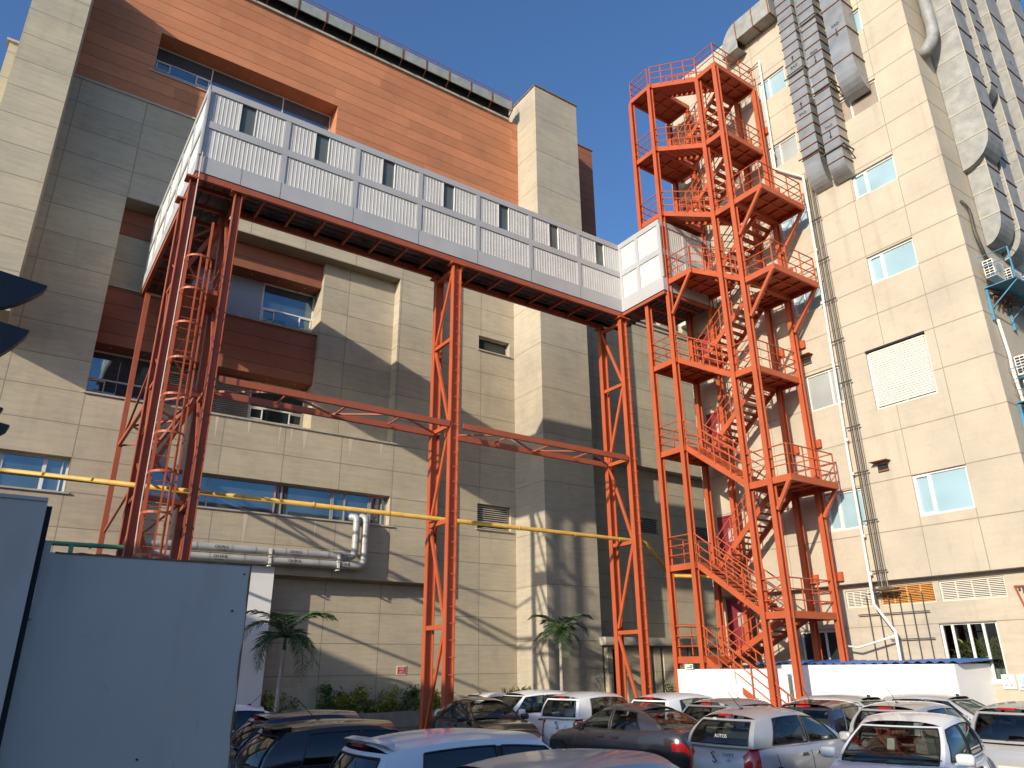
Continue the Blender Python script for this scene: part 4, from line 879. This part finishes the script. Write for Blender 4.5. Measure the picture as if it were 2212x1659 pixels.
# ======================= WALL FITTINGS, lower right =======================
mb=MB()
pts=[(9.70,4.12),(9.36,4.10),(9.22,4.09),(9.50,3.27)]
for a,b in (((9.72,4.13),(9.2,4.11)),((9.72,4.13),(9.52,3.27)),((9.2,4.11),(9.52,3.27))): mb.bar((23.9,a[0],a[1]),(23.9,b[0],b[1]),.04,.04)
o=mb.build('triangle_bracket',M['rustor']); tag(o,'inverted triangular red steel bracket on the cream ground floor wall','bracket')
mb=MB()
for y in (9.6,9.32): mb.ico((23.86,y,4.05),.03,.03,.04)
mb.box(23.84,23.88,9.4,9.52,3.95,4.07); mb.build('insulator',M['cable'],o)
mb=MB(); mb.box(23.9,23.94,10.28,10.62,1.42,1.80); o=mb.build('wall_poster',M['signw']); tag(o,'small white poster with grey mark beside the blue and white poster on the cream wall','poster')
mb=MB(); mb.box(23.893,23.898,10.5,10.56,1.5,1.55); mb.box(23.893,23.898,10.36,10.43,1.5,1.55); mb.ico((23.895,10.46,1.70),.004,.03,.03); mb.build('print',M['darkl'],o)
mb=MB(); mb.box(23.9,23.94,9.6,10.22,1.40,1.80); o=mb.build('wall_poster',M['signw']); tag(o,'white poster printed with two pale blue round shapes, at the right edge','poster')
mb=MB()
for y in (10.06,9.86): 
    mb.ico((23.895,y,1.66),.004,.10,.11,16,10)
mb.box(23.892,23.898,9.7,10.17,1.45,1.50); b_=mb.build('print',pmat('poster_blue',(.22,.42,.68),.5),o)
mb=MB()
for y in (10.06,9.86): mb.ico((23.892,y,1.66),.004,.075,.085,16,10)
mb.build('print_highlight',M['signw'],o)
mb=MB()
for y in (10.06,9.86): mb.box(23.884,23.888,y-.045,y+.045,1.60,1.71)
mb.build('print',pmat('poster_pale_blue',(.35,.6,.85),.5),o)
# ======================= PLANTS =======================
def palm(x,y,z0,H,label,nfr,fl,seed,lean=(0,0),extra=None):
    rnd=random.Random(seed); o=thing('palm_tree',(x,y,z0),label,'palm','young palms against the concrete wall')
    top=Vector((x+lean[0],y+lean[1],z0+H)); mb=MB(); n=14
    mb.path([(x+lean[0]*(k/n)**1.5,y+lean[1]*k/n,z0+H*k/n) for k in range(n+1)],[.10*(1-.45*k/n)+(.012 if k%2 else 0) for k in range(n+1)],10); mb.build('trunk',M['bark'],o,smooth=True)
    mb=MB(); mb.path([top,top+Vector((0,0,.5))],[.07,.05],8); mb.build('crownshaft',M['leaf'],o,smooth=True)
    for i in range(nfr):
        a=2*math.pi*i/nfr+rnd.uniform(-.3,.3); e=rnd.uniform(.35,1.25) if i%3 else 1.35; L=fl*rnd.uniform(.8,1.1); dirh=Vector((math.cos(a),math.sin(a)*.75,0)); p=top+Vector((0,0,.4)); pts=[p.copy()]; ang=e
        for k in range(12):
            ang-=.17*(1.2 if e<1.3 else .9); p=p+(dirh*math.cos(ang)+Vector((0,0,math.sin(ang))))*L/12; pts.append(p.copy())
        mb=MB(); mb.path(pts,[.018*(1-k/13) +.004 for k in range(13)],5)
        for k in range(1,13):
            for sub in (0,.5):
                c=pts[k-1].lerp(pts[k],sub) ; d=(pts[k]-pts[k-1]).normalized(); side=d.cross(Vector((0,0,1))); side=side.normalized() if side.length>.05 else Vector((1,0,0))
                ll=.48*math.sin(math.pi*min(1,(k+1)/14))**.6*rnd.uniform(.8,1.1)*fl/1.5
                for s in (-1,1):
                    t=c+side*s*ll*.72+d*ll*.62+Vector((0,0,-ll*.30*rnd.uniform(.4,1.5)+ll*.1)); m_=c.lerp(t,.5)+Vector((0,0,.04)); wv=d*.022+Vector((0,0,.006))
                    mb.add([c-wv*.5,c+wv*.5,m_+wv,t,m_-wv],[(0,1,2,3,4)])
        mb.build('frond',M['palm'],o)
    return o
palm(9.0,27.7,GZ,2.9,'bigger shaded palm with drooping fronds in front of the white boarding',13,2.3,3,(.1,0))
palm(20.75,26.6,GZ,3.2,'slender sunlit palm in front of the tall concrete shaft',12,1.9,8,(0,0))
def shrub(x,y,z,rx,rz,label,mat,n=420,seed=1,leaf=.055,strap=False,grp='shrubs in the planter',nm='shrub'):
    rnd=random.Random(seed); o=thing(nm,(x,y,z),label,'shrub',grp); mb=MB()
    for k in range(7): a=rnd.uniform(0,6.28); mb.path([(x,y,z),(x+math.cos(a)*rx*.3,y+math.sin(a)*rx*.2,z+rz*.5),(x+math.cos(a)*rx*.7,y+math.sin(a)*rx*.5,z+rz*rnd.uniform(.6,.95))],.008,4)
    mb.build('stems',M['bark'],o); mb=MB()
    cl=[(rnd.gauss(0,.42),rnd.gauss(0,.4),rnd.uniform(.2,.95)) for _ in range(16)]
    for i in range(n):
        if strap:
            a=rnd.uniform(0,6.28); t=rnd.uniform(.3,1.25); L=rnd.uniform(.35,.6); b=Vector((x+rnd.gauss(0,rx*.35),y+rnd.gauss(0,rx*.3),z+rnd.uniform(.0,rz*.7))); d=Vector((math.cos(a)*math.cos(t),math.sin(a)*math.cos(t),math.sin(t)))
            s=d.cross(Vector((0,0,1))).normalized()*.018; m_=b+d*L*.6; e=b+d*L+Vector((0,0,-.10)); mb.add([b-s*.5,b+s*.5,m_+s,e,m_-s],[(0,1,2,3,4)])
        else:
            c=cl[i%16]; p=Vector((x+(c[0]+rnd.gauss(0,.16))*rx,y+(c[1]+rnd.gauss(0,.16))*rx*.7,z+(c[2]+rnd.gauss(0,.10))*rz)); a=Vector((rnd.uniform(-1,1),rnd.uniform(-1,1),rnd.uniform(-.3,1))).normalized()*leaf; b=a.cross(Vector((rnd.uniform(-1,1),rnd.uniform(-1,1),rnd.uniform(-1,1)))).normalized()*leaf*.55
            mb.add([p,p+a*.6+b,p+a*1.6,p+a*.6-b],[(0,1,2,3)])
    mb.build('foliage',mat,o); return o
for i,(x,rx,rz,mt,l) in enumerate(((9.9,.62,.75,'leafy','first yellow green shrub right of the shaded palm'),(11.9,.4,.95,'leaf','dark green narrow shrub in the planter'),(12.7,.45,.7,'leafy','low yellow green shrub left of the tallest planter shrub'),
   (13.35,.5,.95,'leafy','bushy yellow green shrub in the middle of the planter'),(14.05,.4,.45,'leafy','lowest yellow green shrub in the planter'),(14.75,.48,.95,'leafy','tall yellow green shrub right of the lowest one'),(15.6,.5,.85,'leaf','dark green shrub behind the middle column'),(16.8,.4,.7,'leafy','small shrub between the middle column and the parked sedan'))):
    shrub(x,30.55,.3,rx*1.15,rz*1.15,l,M[mt],620,seed=20+i,leaf=.075)
shrub(18.9,27.2,GZ,.95,1.75,'bright green strap-leaved bush at the foot of the concrete shaft',M['leafy'],520,seed=41,strap=True,grp=None,nm='bush')
shrub(21.9,27.3,GZ,.7,1.6,'sparse leafy plant right of the slender palm',M['leafy'],60,seed=42,strap=True,grp=None,nm='bush')
shrub(23.2,27.2,GZ,.8,1.5,'thin sprawling plant beside the dark gap of the annex',M['leafy'],50,seed=43,strap=True,grp=None,nm='bush')
shrub(27.9,26.5,GZ,1.0,1.5,'leafy green bush in front of the annex slot windows',M['leaf'],600,seed=44,leaf=.08,grp=None,nm='bush')
shrub(10.45,30.0,GZ,.4,1.1,'small dark shrub close to the white boarding',M['leaf'],200,seed=45,grp=None,nm='bush')
for i,(y,l) in enumerate(((11.6,'potted plant behind the left pane of the ground floor window'),(11.1,'potted plant behind the middle pane of the ground floor window'),(10.7,'potted plant behind the right pane of the ground floor window'))):
    o=shrub(24.6,y,1.9,.5,1.0,l,M['leafy'],90,seed=60+i,strap=True,grp='potted plants behind the ground floor window',nm='potted_plant')
    mb=MB(); mb.tube((24.6,y,1.6),(24.6,y,1.95),.14,14,r2=.2); mb.build('pot',M['white'],o)
# ======================= CARS =======================
def lerp(a,b,t): return a+(b-a)*t
def interp(tab,x):
    if x<=tab[0][0]: return tab[0][1]
    for (a,b),(c,d) in zip(tab,tab[1:]):
        if x<=c:
            t=(x-a)/(c-a); t=t*t*(3-2*t) if True else t; return lerp(b,d,t)
    return tab[-1][1]
TYPES={
 'swift':dict(L=3.76,W=1.68,H=1.52,zb=.97,xf0=1.06,xf1=.18,xr0=-1.72,xr1=-1.38,wb=.775,wr=.63,top=[(-1.88,.80),(-1.72,.95),(.9,.965),(1.35,.90),(1.72,.74),(1.88,.58)],w=((-1.28,-1.02,-.28,-.30),(-.20,-.24,.82,.26)),arc=.085),
 'tallboy':dict(L=3.6,W=1.60,H=1.58,zb=.98,xf0=1.05,xf1=.42,xr0=-1.70,xr1=-1.50,wb=.74,wr=.63,top=[(-1.8,.82),(-1.68,.97),(1.0,.985),(1.4,.93),(1.7,.80),(1.8,.6)],w=((-1.2,-1.12,-.25,-.28),(-.17,-.2,.9,.4)),arc=.08),
 'hatch':dict(L=3.7,W=1.66,H=1.51,zb=.96,xf0=1.08,xf1=.30,xr0=-1.72,xr1=-1.38,wb=.77,wr=.63,top=[(-1.85,.80),(-1.7,.94),(1.0,.955),(1.4,.90),(1.7,.76),(1.85,.58)],w=((-1.2,-1.05,-.28,-.3),(-.2,-.24,.9,.26)),arc=.055),
 'sedan':dict(L=4.5,W=1.74,H=1.46,zb=.95,xf0=.98,xf1=.22,xr0=-1.62,xr1=-.92,wb=.80,wr=.60,top=[(-2.25,.72),(-2.12,.98),(-1.6,1.0),(.95,.955),(1.5,.88),(2.05,.74),(2.25,.56)],w=((-1.12,-.86,-.22,-.26),(-.14,-.2,.85,.2)),arc=.06),
}
def make_car(kind,paint,loc,heading,label,lamp='red',glass='cglass',spoiler=0,detail=False,antenna=True,mirror=None,plate=True,cat='car',dark_mirror=False):
    T=TYPES[kind]; L,W,H,zb=T['L'],T['W'],T['H'],T['zb']; P=M[paint]; GL_=M[glass]
    car=thing('parked_car',(loc[0],loc[1],GZ),label,cat,'cars parked in the yard')
    hl=L/2
    def plan(th,n=5.5):
        c,s=math.cos(th),math.sin(th); return hl*math.copysign(abs(c)**(2/n),c),W/2*math.copysign(abs(s)**(2/4.5),s)
    def K(f): return interp([(0,.93),(.25,.985),(.5,1.),(.72,.985),(.9,.955),(1,.90)],f)
    def body(th,f,off=0):
        x,y=plan(th); zt=interp(T['top'],x); z=.2+(zt-.2)*f; k=K(f)+off; kx=1-(1-k)*.35+off*.3
        return (x*kx,y*k,z)
    b=MB(); NT=72
    b.grid(lambda u,v:body(2*math.pi*u,v),NT,12)
    # top cap: mirrored pairs
    def cap(u,v):
        th=math.pi*u; p=body(th,1); q=body(-th,1); y=lerp(q[1],p[1],v); cr=.04*(1-(2*v-1)**2)*min(1,abs(p[1])*2); return (p[0],y,p[2]+cr)
    b.grid(cap,NT//2,10)
    mats=[P,M['black']]
    zt_=H
    def w_(t): return lerp(T['wb'],T['wr'],t**2.1)
    def xf(t): return lerp(T['xf0'],T['xf1'],t**1.15)
    def xr(t): return lerp(T['xr0'],T['xr1'],t**(1.9))
    def zr(s): return H-.05-T['arc']*((2*s-1.05)**2)
    bow=.075; bf=.10
    def side(x,t,sg,off=0):
        s=(x-xr(t))/(xf(t)-xr(t)); z=zb-.02+(zr(s)-zb+.02)*t; y=w_(t)-bow*(2*s-1)**2+off; return (x,sg*y,z)
    def front(v,t,off=0):
        x=xf(t)+bf*(1-v*v)+off; z=zb-.02+(zr(1)-zb+.02)*t; return (x,v*(w_(t)-bow),z+.0)
    def rear(v,t,off=0):
        x=xr(t)-bf*.8*(1-v*v)-off; z=zb-.02+(zr(0)-zb+.02)*t; return (x,v*(w_(t)-bow),z)
    gh=MB(); glasses=[]
    T0,T1=.08,.88
    w1,w2=T['w']
    for sg in (1,-1):
        cols=[lambda t:xr(t),lambda t:lerp(w1[0],w1[1],t),lambda t:lerp(w1[2],w1[3],t),lambda t:lerp(w2[0],w2[1],t),lambda t:min(lerp(w2[2],w2[3],t),xf(t)-.07),lambda t:xf(t)]
        rows=[0,T0,T1,1]
        for ci in range(5):
            for ri in range(3):
                fn=lambda u,v,ci=ci,ri=ri,sg=sg:(lambda t:side(lerp(cols[ci](t),cols[ci+1](t),u),t,sg))(lerp(rows[ri],rows[ri+1],v))
                if ci in (1,3) and ri==1: 
                    g=MB(); g.grid(fn,6,5); glasses.append(('side_window',g)); 
                    e=MB(); 
                    for edge in (lambda k:(k,0),lambda k:(k,1),lambda k:(0,k),lambda k:(1,k)):
                        pts=[V3(fn(*edge(k/6)))+Vector((0,sg*.004,0)) for k in range(7)]; e.path(pts,.011,5)
                    glasses.append(('window_trim',e))
                else: gh.grid(fn,6,4, 0 if not(ci==2 and ri==1) else 1)
    for nm,f_ in (('windshield',front),('rear_window',rear)):
        t0,t1,vv=(.03,.93,.90) if nm=='windshield' else (.10,.90,.86)
        if kind=='sedan' and nm!='windshield': t0,t1=.05,.95
        V=[-1,-vv,vv,1]; TT=[0,t0,t1,1]
        for ci in range(3):
            for ri in range(3):
                fn=lambda u,v,ci=ci,ri=ri,f_=f_:f_(lerp(V[ci],V[ci+1],u),lerp(TT[ri],TT[ri+1],v))
                if ci==1 and ri==1:
                    g=MB(); g.grid(fn,10,6); glasses.append((nm,g)); e=MB(); sgx=1 if nm=='windshield' else -1
                    for edge in (lambda k:(k,0),lambda k:(k,1),lambda k:(0,k),lambda k:(1,k)):
                        pts=[V3(fn(*edge(k/8)))+Vector((sgx*.004,0,0.004)) for k in range(9)]; e.path(pts,.012,5)
                    glasses.append(('window_trim',e))
                else: gh.grid(fn,6,3)
    def roof(u,v):
        s=u; xa,xb=xr(1),xf(1); vv=2*v-1; x=lerp(xa,xb,s); wy=w_(1)-bow*(2*s-1)**2
        x+= bf*(1-vv*vv)*(max(0,(s-.5)*2)**3) - bf*.8*(1-vv*vv)*(max(0,(.5-s)*2)**3)
        return (x,vv*wy,zr(s)+.065*(1-abs(vv)**3))
    gh.grid(roof,16,12)
    n0=len(b.f); b.add(gh.v,gh.f); b.m[n0:]=gh.m
    # dark cabin floor
    b.add([(T['xr0']+.12,-.66,zb+.055),(T['xf0']-.05,-.66,zb+.055),(T['xf0']-.05,.66,zb+.055),(T['xr0']+.12,.66,zb+.055)],[(0,1,2,3)],1)
    bo=b.build('body',mats,car,smooth=True,world=False,angle=38)
    for nm,g in glasses: 
        if nm=='window_trim': g.build('window_trim',M['black'],car,world=False)
        else: g.build(nm,GL_,car,smooth=True,world=False)
    # interior
    s_=MB()
    for x,y in ((.05,.34),(.05,-.34)): s_.box(x-.12,x+.02,y-.22,y+.22,zb,zb+.25); s_.ico((x-.07,y,zb+.36),.06,.12,.10,10,6)
    s_.box(-1.0,-.88,-.58,.58,zb,zb+.2); 
    for y in (.34,-.34): s_.ico((-.95,y,zb+.27),.05,.11,.08,10,6)
    s_.box(T['xf0']-.42,T['xf0']-.12,-.62,.62,zb,zb+.10); s_.build('seats',M['seat'],car,world=False)
    s_=MB(); pts=[(.52+.08*math.sin(a),-.34+.17*math.cos(a),zb+.12+.15*math.sin(a)) for a in [2*math.pi*k/16 for k in range(17)]]; s_.path(pts,.012,6); s_.build('steering_wheel',M['black'],car,world=False)
    s_=MB(); s_.box(T['xf1']+.05,T['xf1']+.07,-.11,.11,H-.24,H-.17); s_.build('inside_mirror',M['seat'],car,world=False)
    def patch(nm,th0,th1,f0,f1,mat,off=.006,nu=10,nv=6,taper=0):
        g=MB(); g.grid(lambda u,v:body(lerp(th0+taper*(v),th1-taper*.0*(v),u),lerp(f0,f1,v),off),nu,nv); return g.build(nm,M[mat],car,smooth=True,world=False)
    lm={'red':'lampr','clear':'lampc'}[lamp]
    if kind=='sedan': rr_=(.55,.80)
    else: rr_=(.42,1.02)
    for sg in (1,-1):
        # th measured from +x; rear corner at pi; corner region of the plan curve
        patch('taillight',sg*(math.pi-.86),sg*(math.pi-(.40 if kind!='sedan' else .25)),rr_[0]+.02,rr_[1]-.03,lm,.010)
        patch('headlight',sg*.25,sg*.85,.55,.86,'lampc',.010)
    # seams: door gaps and bonnet line
    sm=MB()
    for sg in (1,-1):
        for xs in (w1[0]+.05,w2[0]-.03,w2[2]+.05):
            pts=[]
            for k in range(9):
                f=.06+.90*k/8; lo,hi=.3,math.pi-.3
                for _ in range(22):
                    md=(lo+hi)/2
                    if body(md,f)[0]>xs+(.10*(1-f) if xs<w1[1] else 0): lo=md
                    else: hi=md
                p=body(sg*lo,f,.002); pts.append(p)
            sm.path(pts,.006,4)
    sm.build('door_seam',M['black'],car,world=False)
    hd=MB()
    for sg in (1,-1):
        for xs in (w1[2]-.28,w2[2]-.95):
            xs=max(xs,w1[0]+.25) if xs<w1[2] else w2[0]+.12
            yy=sg*(W/2+.008); hd.box(xs,xs+.17,min(yy,yy-sg*.03),max(yy,yy-sg*.03),.80,.835)
    hd.build('door_handle',M['chrome'] if detail else (M['black'] if paint in('cwhite',) else P),car,world=False)
    # bumpers, arches, wheels
    for sg in (1,-1):
        for x in (-L*.335,L*.33):
            a=MB(); n=20; a.add([(x,sg*(W/2-.02),.31)]+[(x+.36*math.cos(2*math.pi*k/n),sg*(W/2+.004),.31+.36*math.sin(2*math.pi*k/n)) for k in range(n)],[(0,k+1,(k+1)%n+1) for k in range(n)]); a.build('wheel_arch',M['black'],car,world=False)
            wv=MB(); wv.tube((x,sg*(W/2-.18),.30),(x,sg*(W/2+.012),.30),.30,24); wo=wv.build('wheel',M['tyre'],car,world=False)
            wv=MB(); wv.tube((x,sg*(W/2+.0),.30),(x,sg*(W/2+.02),.30),.19,18)
            for k in range(7): a_=2*math.pi*k/7; wv.bar((x,sg*(W/2+.024),.30),(x+.18*math.cos(a_),sg*(W/2+.022),.30+.18*math.sin(a_)),.04,.01)
            wv.build('rim',M['rim'],wo,world=False)
    for sg in (1,-1):
        mm=MB(); rb=lambda c:math.copysign(abs(c)**.55,c); mm.grid(lambda u,v:(T['xf0']-.28+.075*rb(math.cos(2*math.pi*u))*abs(math.sin(math.pi*v))**.5,sg*(W/2+.07)+.115*rb(math.sin(2*math.pi*u))*abs(math.sin(math.pi*v))**.5,zb+.06-.075*rb(math.cos(math.pi*v))),20,12); mm.bar((T['xf0']-.25,sg*(W/2-.06),zb+.0),(T['xf0']-.26,sg*(W/2+.03),zb+.02),.04,.03); mm.build('wing_mirror',M['black'] if dark_mirror else P,car,smooth=True,world=False)
    gr=MB(); gr.box(hl-.06,hl-.005,-.42,.42,.36,.52); gr.build('grille',M['black'],car,world=False)
    pl=MB(); pl.box(-hl-.006,-hl+.03,-.25,.25,.50,.61); pl.build('number_plate',M['plate'],car,world=False); pl=MB(); pl.box(hl-.03,hl+.006,-.25,.25,.33,.44); pl.build('number_plate',M['plate'],car,world=False)
    hb=MB(); hb.box(xr(1)-.10,xr(1)-.055,-.14,.14,H-.10,H-.065) if kind!='sedan' else hb.box(xr(.1)+.2,xr(.1)+.25,-.12,.12,zb+.07,zb+.10); hb.build('brake_light',M['lampr'],car,world=False)
    if spoiler:
        sp=MB(); x1=xr(1)+.08; wy=w_(1)-bow-.012
        sp.grid(lambda u,v:(lerp(x1,x1-spoiler-.03*(1-(2*v-1)**2),u),(2*v-1)*(wy+.0*u),H-.035-.02*u+.01*(1-(2*v-1)**2)+(.0)),4,10)
        sp.grid(lambda u,v:(lerp(x1,x1-spoiler-.03*(1-(2*v-1)**2),u),(2*v-1)*wy,H-.12+.065*u+.01*(1-(2*v-1)**2)),4,10)
        sp.grid(lambda u,v:(x1-spoiler-.03*(1-(2*v-1)**2),(2*v-1)*wy,lerp(H-.055+.01*(1-(2*v-1)**2),H-.055,0)-.0*u),1,10)
        for sg in (1,-1): sp.add([(x1,sg*wy,H-.035),(x1-spoiler,sg*wy,H-.055),(x1,sg*wy,H-.12)],[(0,1,2)])
        sp.build('spoiler',P,car,smooth=True,world=False,angle=30)
    if antenna:
        an=MB(); x=antenna if isinstance(antenna,float) else (xr(1)+.35 if kind!='sedan' else xr(1)+.2); z=H-.01; an.ico((x,0,z),.05,.03,.03,10,6); an.path([(x,0,z),(x-.12,0,z+.1),(x-.34,0,z+.30)],.006,5); an.build('antenna',M['black'],car,world=False)
    wp=MB()
    for (y0,y1) in ((-.55,.0),(.0,.5)):
        a=V3(front(y0/.7*.9,.02,.02)); b2=V3(front(y1/.7*.9,.10,.02)); wp.bar(a,b2,.012,.015)
    wp.build('wiper',M['black'],car,world=False)
    if kind!='sedan':
        wp=MB(); wp.bar(V3(rear(.05,.1,.02)),V3(rear(-.35,.16,.02)),.012,.015); wp.build('rear_wiper',M['black'],car,world=False)
    car.rotation_euler=(0,0,R(heading)); return car
def badge(car,kind,hx,txts,logo=True):
    # rear badges: text faces backwards (-x local); reads left to right along -y
    T=TYPES[kind]; x=-T['L']/2*1.0-.004; rot=Matrix.Rotation(R(-90),4,'Z')@Matrix.Rotation(R(90),4,'X')
    for s,y,z,sz in txts: text(car,'badge_lettering',s,sz,(x-.012,y,z),rot,M['letter'])
    if logo:
        a=MB(); z0=.80; 
        for (p,q) in (((.055,.055),(-.02,.0)),((-.055,-.055),(.02,.0)),((.055,.055),(.0,.085)),((-.055,-.055),(.0,-.085)),((.0,.085),(-.03,.055)),((.0,-.085),(.03,-.055))): a.bar((x-.012,p[0],z0+p[1]),(x-.012,q[0],z0+q[1]),.014,.02,up=(1,0,0))
        a.build('badge',M['chrome'],car,world=False)
# positions: centre (x,y), heading degrees
c=make_car('swift','csilver',(12.63,9.72),3,'dusty silver hatchback seen from behind, in the middle of the front row',detail=True,antenna=-1.0)
badge(c,'swift',0,(('SWIFT',-.30,.84,.085),('LDi',-.30,.76,.055)))
rot=Matrix.Rotation(R(-90),4,'Z')@Matrix.Rotation(R(90),4,'X')
text(c,'sticker_lettering','AUTOS',.08,(-1.79,-.1,1.12),rot,M['signw']); text(c,'sticker_lettering','ABS',.05,(-1.62,.12,1.38),rot,M['signw'])
c=make_car('swift','cwhite',(11.85,6.8),195,'white hatchback facing the camera with a dark windshield, at the lower right',antenna=False,dark_mirror=False)
pp=MB(); pp.add([(.68,.0,1.10),(.68,-.10,1.10),(.60,-.10,1.24),(.60,.0,1.24)],[(0,1,2,3)]); pp.add([(.85,.25,1.06),(.95,.05,1.06),(.75,-.1,1.07),(.72,.2,1.07)],[(0,1,2,3)]); pp.build('paper_notice',M['signw'],c,world=False)
c=make_car('tallboy','cwhite2',(5.13,8.08),0,'white hatchback in shade with a small roof spoiler, front centre of the picture',glass='ctint',lamp='clear',spoiler=.11,antenna=False)
c=make_car('hatch','csilver',(5.15,5.95),4,'silver car roof cut off by the bottom edge of the picture',glass='ctint',antenna=.0)
c=make_car('hatch','cblack',(5.25,11.9),0,'black hatchback with a large roof spoiler and clear tail lamps beside the grey gate',lamp='clear',glass='ctint',spoiler=.24,antenna=-.7)
c=make_car('hatch','cnavy',(5.95,14.9),0,'dark navy car behind the black spoiler hatchback with sky reflected on its roof',glass='ctint')
c=make_car('sedan','cwhite2',(5.0,19.6),180,'white car half hidden behind the grey gate below the white boarding',glass='ctint')
c=make_car('sedan','cbrown',(11.8,18.7),-97,'dark brown sedan angled with its nose to the right, in front of the middle column',antenna=False)
em=MB(); pts=[(2.262,.075*math.cos(a),.66+.055*math.sin(a)) for a in [2*math.pi*k/16 for k in range(17)]]; em.path(pts,.008,5); em.path([(2.262,.03*math.cos(a),.66+.05*math.sin(a)) for a in [2*math.pi*k/16 for k in range(17)]],.006,5); em.build('badge',M['chrome'],c,world=False)
c=make_car('sedan','cwhite',(14.9,22.6),0,'white car mostly hidden behind the dark brown sedan')
c=make_car('tallboy','cwhite',(14.95,17.55),12,'white hatchback seen from behind with red tail lamps, left of two white hatchbacks',antenna=False)
badge(c,'tallboy',0,(('VXi',-.3,.78,.05),))
c=make_car('tallboy','cwhite',(14.2,20.0),180,'white car facing the camera beside the bright green bush',antenna=False)
c=make_car('tallboy','cwhite',(15.95,15.1),8,'white hatchback behind the dark grey sedan, right of its white twin',antenna=False)
c=make_car('sedan','cdark',(12.6,13.7),92,'dark grey sedan seen from its side with clear windows, in the centre of the lot',antenna=False)
c=make_car('hatch','cgrey',(15.6,12.95),8,'slate grey hatchback between the white hatchback and the navy one',antenna=-.1)
c=make_car('hatch','cnavy',(16.3,11.05),14,'glossy dark navy hatchback with orange reflections on its roof')
c=make_car('hatch','csilver',(16.75,9.25),6,'silver grey hatchback behind the white one facing the camera',antenna=-.9)
c=make_car('hatch','csilver',(18.85,11.9),-90,'silver car parked alongside the white hoarding, nearer and left of its twin',antenna=.3)
c=make_car('hatch','csilver',(20.85,10.7),-90,'silver car parked alongside the white hoarding, farther and right of its twin',antenna=.3)
c=make_car('tallboy','csilver',(16.7,6.75),0,'pale silver car seen from behind, cut by the right edge of the picture',glass='ctint',antenna=False)
# render settings
S.cycles.max_bounces=8; S.cycles.transparent_max_bounces=16
